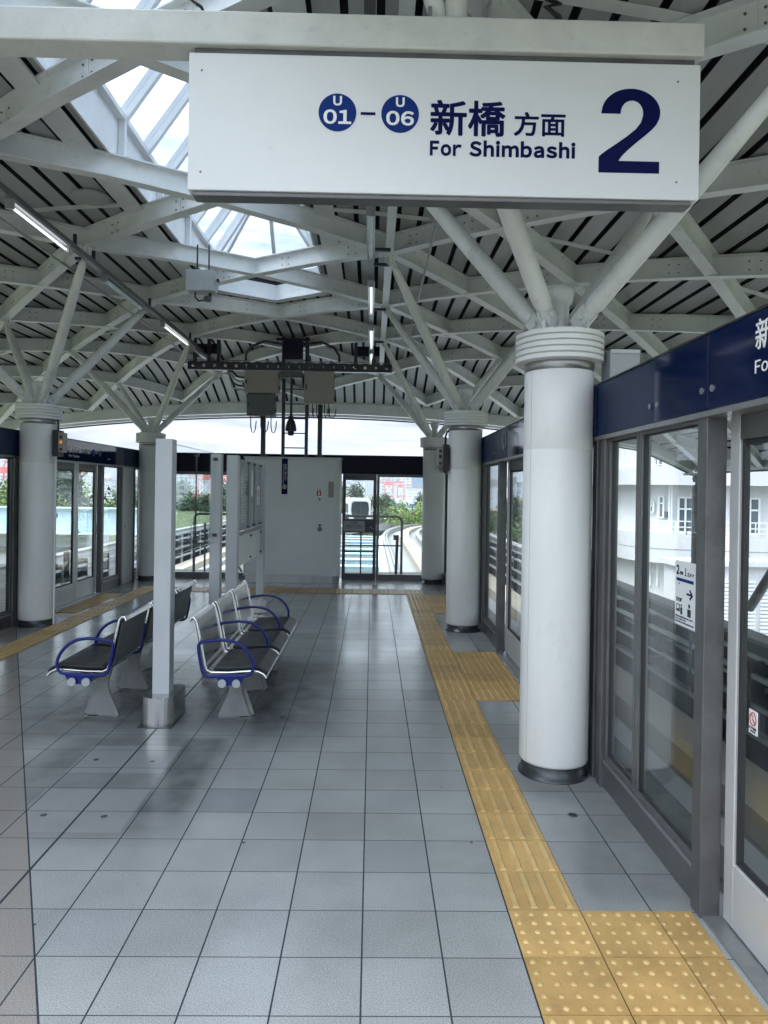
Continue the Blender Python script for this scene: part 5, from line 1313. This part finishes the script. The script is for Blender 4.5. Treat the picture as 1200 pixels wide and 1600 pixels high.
# left: pale blue bridge girder, beige building, white wall
t = thing('bridge_girder', (-24, 42, 0), 'long pale blue steel bridge girder beyond the left doors', 'bridge girder')
part('web', t, lambda b: b.box(-46, -13.2, 42, 42.4, -1.0, .35, blue_m)); part('flange', t, lambda b: b.box(-46, -13.2, 41.7, 42.7, .351, .42, blue_m)); part('lower_flange', t, lambda b: b.box(-46, -13.2, 41.6, 42.8, -1.08, -1.001, blue_m))
part('stiffener', t, lambda b: [b.box(-45 + 2.2 * k, -44.92 + 2.2 * k, 41.8, 41.999, -1.0, .35, blue_m) for k in range(15)])
t = thing('bridge_pier', (-18, 42.5, -5), 'white painted bridge pier block under the pale blue girder', 'pier')
part('wall', t, lambda b: b.box(-30, -16.5, 42.3, 46, -9, -1.081, wallwhite_m)); part('cap', t, lambda b: b.box(-30.2, -16.2, 42.05, 42.299, -2.2, -1.9, conc_m)); part('leg', t, lambda b: b.box(-14.6, -13.6, 42.3, 43.4, -9, -1.081, blue_m))
def cone(x, y, z, lab):
    t = thing('traffic_cone', (x, y, z), lab, 'cone'); part('body', t, lambda b: b.lathe((x, y, z), [(.16, .03), (.04, .62), (.03, .66)], blackm_m, 12)); part('base', t, lambda b: b.box(x - .2, x + .2, y - .2, y + .2, z + .001, z + .03, blackm_m))
cone(-16.7, 41.35, -1.08 + .08, 'left of two small dark cones on the pale blue girder ledge'); cone(-15.5, 41.35, -1.08 + .08, 'right of two small dark cones on the pale blue girder ledge')
part('girder_ledge', None, lambda b: b.box(-46, -13.2, 41.0, 41.59, -1.08, -1.0, blue_m), kind='structure')
# right: white building with rounded corner, balconies and windows
B = thing('white_building', (15, 36, -9), 'white curved building with balconies and windows beyond the nearest screen', 'building')
def fac(dx):
    """facade outline in plan, from behind the rounded corner to the right, pushed out by dx towards the platform"""
    pts = []
    c = Vector((15.7, 37.0)); r = 2.0 + dx
    for k in range(9):
        a = rad(180 + 75 * k / 8); pts.append((c.x + r * math.cos(a), c.y + r * math.sin(a)))
    d = Vector((pts[-1][0] - pts[-2][0], pts[-1][1] - pts[-2][1])).normalized()
    p = Vector(pts[-1]); pts.append(tuple(p + Vector((.966, -.259)) * 22))
    return [(13.7 - dx, 60)] + pts
def wallband(b, dx, z0, z1, mt):
    pts = fac(dx) + [(40, 60)]
    b.prism([(x, y, z0) for x, y in pts], (0, 0, z1 - z0), mt)
part('wall', B, lambda b: (wallband(b, 0, -9, 11.5, wallwhite_m)))
part('balcony', B, lambda b: wallband(b, .9, 2.15, 3.0, wallwhite_m)); part('balcony', B, lambda b: wallband(b, .8, -1.62, -.2, wallwhite_m)); part('balcony', B, lambda b: wallband(b, .9, 6.6, 7.9, wallwhite_m))
def along(s_, dx=0):
    P_ = [Vector(a) for a in fac(dx)]; k = 9
    if s_ >= 0: return P_[9] + Vector((.966, -.259)) * s_
    while s_ < 0 and k > 1:
        L_ = (P_[k] - P_[k - 1]).length
        if -s_ <= L_: return P_[k] + (P_[k - 1] - P_[k]) * (-s_ / L_)
        s_ += L_; k -= 1
    return P_[1]
def nout(s0, s1):
    d_ = along(s1) - along(s0); return Vector((d_.y, -d_.x)).normalized()
def win(s0, s1, z0, z1, mul=1):
    def f(b):
        a, c = along(s0), along(s1); n = nout(s0, s1) * .06
        b.prism([(a.x + n.x * .2, a.y + n.y * .2, z0), (c.x + n.x * .2, c.y + n.y * .2, z0), (c.x + n.x * .2, c.y + n.y * .2, z1), (a.x + n.x * .2, a.y + n.y * .2, z1)], (n.x, n.y, 0), winglass_m)
    w_ = part('window', B, f)
    def g(b):
        n = nout(s0, s1) * .10
        for k in range(mul + 1):
            p = along(s0 + (s1 - s0) * k / mul); b.bar((p.x + n.x, p.y + n.y, z0), (p.x + n.x, p.y + n.y, z1), .09, .06, white_m, (n.x, n.y, 0))
        for z in (z0, z1, z0 + (z1 - z0) * .68):
            a, c = along(s0), along(s1); b.bar((a.x + n.x, a.y + n.y, z), (c.x + n.x, c.y + n.y, z), .06, .08, white_m)
    part('frame', w_, g)
win(-1.62, -1.42, .80, 1.28); win(-1.16, -.92, .55, 1.58); win(-.28, .36, -.18, 1.55, 2); win(.72, 1.40, -.18, 1.55, 2); win(2.1, 3.3, -.18, 1.55, 3); win(4.2, 5.6, -.18, 1.55, 3)
win(-2.35, -1.85, 3.02, 4.7); win(-1.5, -.95, 3.02, 4.7, 2); win(-.62, -.05, 3.02, 4.7, 2); win(.6, 1.5, 3.02, 4.7, 2); win(2.2, 3.2, 3.02, 4.7, 2)
win(-1.95, -.40, -2.85, -1.72, 4)
def brail(dx, z0, z1):
    def f(b):
        pts = fac(dx)[1:]
        for z in (z1, z0 + (z1 - z0) * .55, z0 + .12):
            for a, c in zip(pts, pts[1:]): b.bar((*a, z), (*c, z), .05, .05, white_m)
        for k in range(30):
            p = along(-2 + k * .5, dx); b.bar((p.x, p.y, z0), (p.x, p.y, z1), .04, .04, white_m)
        for a in pts: b.bar((*a, z0), (*a, z1), .04, .04, white_m)
    part('railing', B, f)
brail(.75, -.2, .42); brail(.8, 3.0, 3.85)
part('panel_joint', B, lambda b: [wallband(b, .812, z, z + .03, conc_m) for z in (-.95,)])
part('drainpipe', B, lambda b: [b.tube([(along(s_).x - .06, along(s_).y - .2, -.2), (along(s_).x - .06, along(s_).y - .2, 2.14)], .05, white_m, 8) for s_ in (-.72, -.6, -2.0)])
part('wall_lamp', B, lambda b: b.box(along(-.85).x - .1, along(-.85).x + .06, along(-.85).y - .3, along(-.85).y - .05, .55, .85, blackm_m))
t = thing('louvre_block', (12, 21, -5), 'white plant block with horizontal louvres between the track and the white building', 'plant block')
part('wall', t, lambda b: b.box(8.9, 30, 21.0, 21.9, -9, -.35, wallwhite_m)); part('roof', t, lambda b: b.box(8.75, 30, 20.8, 22.0, -.349, -.2, wallwhite_m))
part('louvre', t, lambda b: [b.box(9.3 + 2.05 * j, 11.2 + 2.05 * j, 20.93, 20.999, -2.6 + .11 * k, -2.53 + .11 * k, white_m) for k in range(17) for j in range(5)])
part('ledge', None, lambda b: b.box(5.6, 30, 8, 20.6, -3.0, -2.75, conc_m), kind='structure')
# far city
rnd = random.Random(5)
def tower(x, y, w_, d, h, mt, lab, cap=True):
    t = thing('apartment_block' if mt is not fac_blue else 'office_tower', (x, y, -9), lab, 'building', 'far buildings on the skyline')
    part('wall', t, lambda b: b.box(x - w_ / 2, x + w_ / 2, y, y + d, -9, h, mt)); part('roof', t, lambda b: (b.box(x - w_ / 2 - .4, x + w_ / 2 + .4, y - .4, y + d + .4, h + .01, h + .9, conc_m), b.box(x - w_ * .2, x + w_ * .15, y + d * .2, y + d * .6, h + .91, h + 4, conc_m)))
FX = lambda px, y: (px - 581) / 1136 * y
for px, wpx, top, y, k in ((606, 20, 742, 900, 1), (622, 16, 752, 1000, 3), (634, 18, 738, 950, 0), (647, 16, 742, 1150, 2), (660, 12, 736, 1250, 2), (652, 34, 762, 800, 3), (560, 18, 752, 1000, 3), (577, 14, 744, 1100, 1), (545, 16, 757, 950, 0), (285, 36, 742, 700, 1), (312, 22, 758, 800, 3), (338, 20, 752, 900, 0), (362, 18, 748, 1000, 2), (395, 22, 752, 900, 3), (200, 26, 752, 800, 1), (165, 30, 758, 850, 3), (130, 30, 753, 900, 0), (95, 26, 760, 800, 1), (40, 40, 750, 900, 3), (5, 26, 757, 850, 0), (240, 22, 757, 900, 0), (700, 40, 762, 500, 0), (770, 60, 757, 420, 3), (805, 34, 752, 430, 1), (960, 40, 740, 330, 1), (725, 30, 750, 700, 2), (890, 60, 752, 420, 0), (440, 40, 757, 900, 0), (490, 40, 752, 1000, 1)):
    h = EYE + (764 - top) * y / 1136
    tower(FX(px, y), y, wpx * y / 1136, 25, h, (fac_white, fac_grey, fac_blue, fac_pale)[k], ('pale apartment block far off on the skyline', 'grey office block far off on the skyline', 'blue glass tower far off on the skyline', 'long pale block far off on the skyline')[k])
def crane(px, y, top, label):
    x = FX(px, y); H = EYE + 9 + (764 - top) * y / 1136; z0 = -9; k = H / 45
    t = thing('harbour_crane', (x, y, z0), label, 'crane')
    for sx in (-1, 1):
        part('leg', t, lambda b: [b.bar((x + sx * 9 * k, y + dy, z0), (x + sx * 8 * k, y + dy, z0 + H * .72), 1.6 * k, 1.6 * k, cranered_m) for dy in (0, 16 * k)])
    part('sill_beam', t, lambda b: b.bar((x - 11 * k, y, z0 + 7 * k), (x + 11 * k, y, z0 + 7 * k), 1.8 * k, 2.2 * k, cranered_m))
    part('portal_beam', t, lambda b: (b.bar((x - 10 * k, y, z0 + H * .70), (x + 10 * k, y, z0 + H * .70), 2 * k, 2.4 * k, cranered_m), b.bar((x - 9 * k, y, z0 + 10 * k), (x + 8 * k, y, z0 + H * .66), 1 * k, 1 * k, white_m), b.bar((x + 9 * k, y, z0 + 10 * k), (x - 8 * k, y, z0 + H * .66), 1 * k, 1 * k, white_m)))
    part('boom', t, lambda b: (b.bar((x - 26 * k, y + 4, z0 + H * .80), (x + 30 * k, y + 4, z0 + H * .80), 2.2 * k, 2.6 * k, cranered_m), b.box(x - 5 * k, x + 4 * k, y + 1, y + 8, z0 + H * .72, z0 + H * .80, cranered_m)))
    part('mast', t, lambda b: (b.bar((x - 4 * k, y + 3, z0 + H * .8), (x, y + 3, z0 + H), 1.2 * k, 1.2 * k, cranered_m), b.bar((x + 4 * k, y + 3, z0 + H * .8), (x, y + 3, z0 + H), 1.2 * k, 1.2 * k, cranered_m), b.bar((x, y + 3, z0 + H), (x + 28 * k, y + 3, z0 + H * .82), .5 * k, .5 * k, cranered_m), b.bar((x, y + 3, z0 + H), (x - 24 * k, y + 3, z0 + H * .82), .5 * k, .5 * k, cranered_m)))
crane(320, 520, 738, 'red harbour crane seen through the clear board'); crane(346, 600, 743, 'second red harbour crane right of the first behind the clear board')
crane(98, 460, 735, 'red and white harbour crane seen through the left twin doors'); crane(10, 480, 728, 'red harbour crane at the left picture edge')
crane(607, 700, 746, 'red harbour crane seen through the end window'); crane(626, 820, 752, 'smaller red harbour crane right in the end window')
def boxes(px0, px1, y, rows, label):
    cols = [(.45, .06, .05), (.05, .12, .30), (.5, .5, .5), (.35, .08, .05), (.06, .2, .12), (.45, .2, .05)]
    x = FX(px0, y)
    while x < FX(px1, y):
        n = rnd.randint(1, rows)
        for k in range(n):
            c = rnd.choice(cols); nm = 'container_%d' % cols.index(c)
            mt = MATS.get(nm) or mat(nm, c, .6, vary=.1, vscale=.5)
            b = MB(); b.box(x, x + 6, y, y + 2.4, -9 + 2.6 * k + .01, -6.42 + 2.6 * k, mt)
            for q in range(11): b.box(x + .3 + .5 * q, x + .5 + .5 * q, y - .06, y - .001, -8.9 + 2.6 * k, -6.55 + 2.6 * k, mt)
            o = b.build('shipping_container', None)
            tag(o, {0: 'bright red shipping container stacked on the far quay', 1: 'blue shipping container stacked on the far quay', 2: 'pale grey shipping container stacked on the far quay', 3: 'rust red shipping container stacked on the far quay', 4: 'green shipping container stacked on the far quay', 5: 'orange shipping container stacked on the far quay'}[cols.index(c)], 'container', 'shipping containers on the far quay')
        x += rnd.uniform(6.4, 9)
boxes(262, 350, 300, 3, ''); boxes(755, 822, 300, 3, ''); boxes(942, 975, 300, 3, ''); boxes(600, 662, 420, 3, '')

# thin sea haze over the harbour
hz = bpy.data.materials.new('haze_air'); hz.use_nodes = True; t = hz.node_tree; t.nodes.clear()
o_ = N(t, 'ShaderNodeOutputMaterial'); pv = N(t, 'ShaderNodeVolumePrincipled'); pv.inputs['Color'].default_value = (.86, .91, .97, 1); pv.inputs['Density'].default_value = .00035; pv.inputs['Anisotropy'].default_value = .2
t.links.new(pv.outputs[0], o_.inputs['Volume'])
part('haze', None, lambda b: b.box(-1900, 1900, -350, 2700, -10.6, 75, hz), kind='stuff')
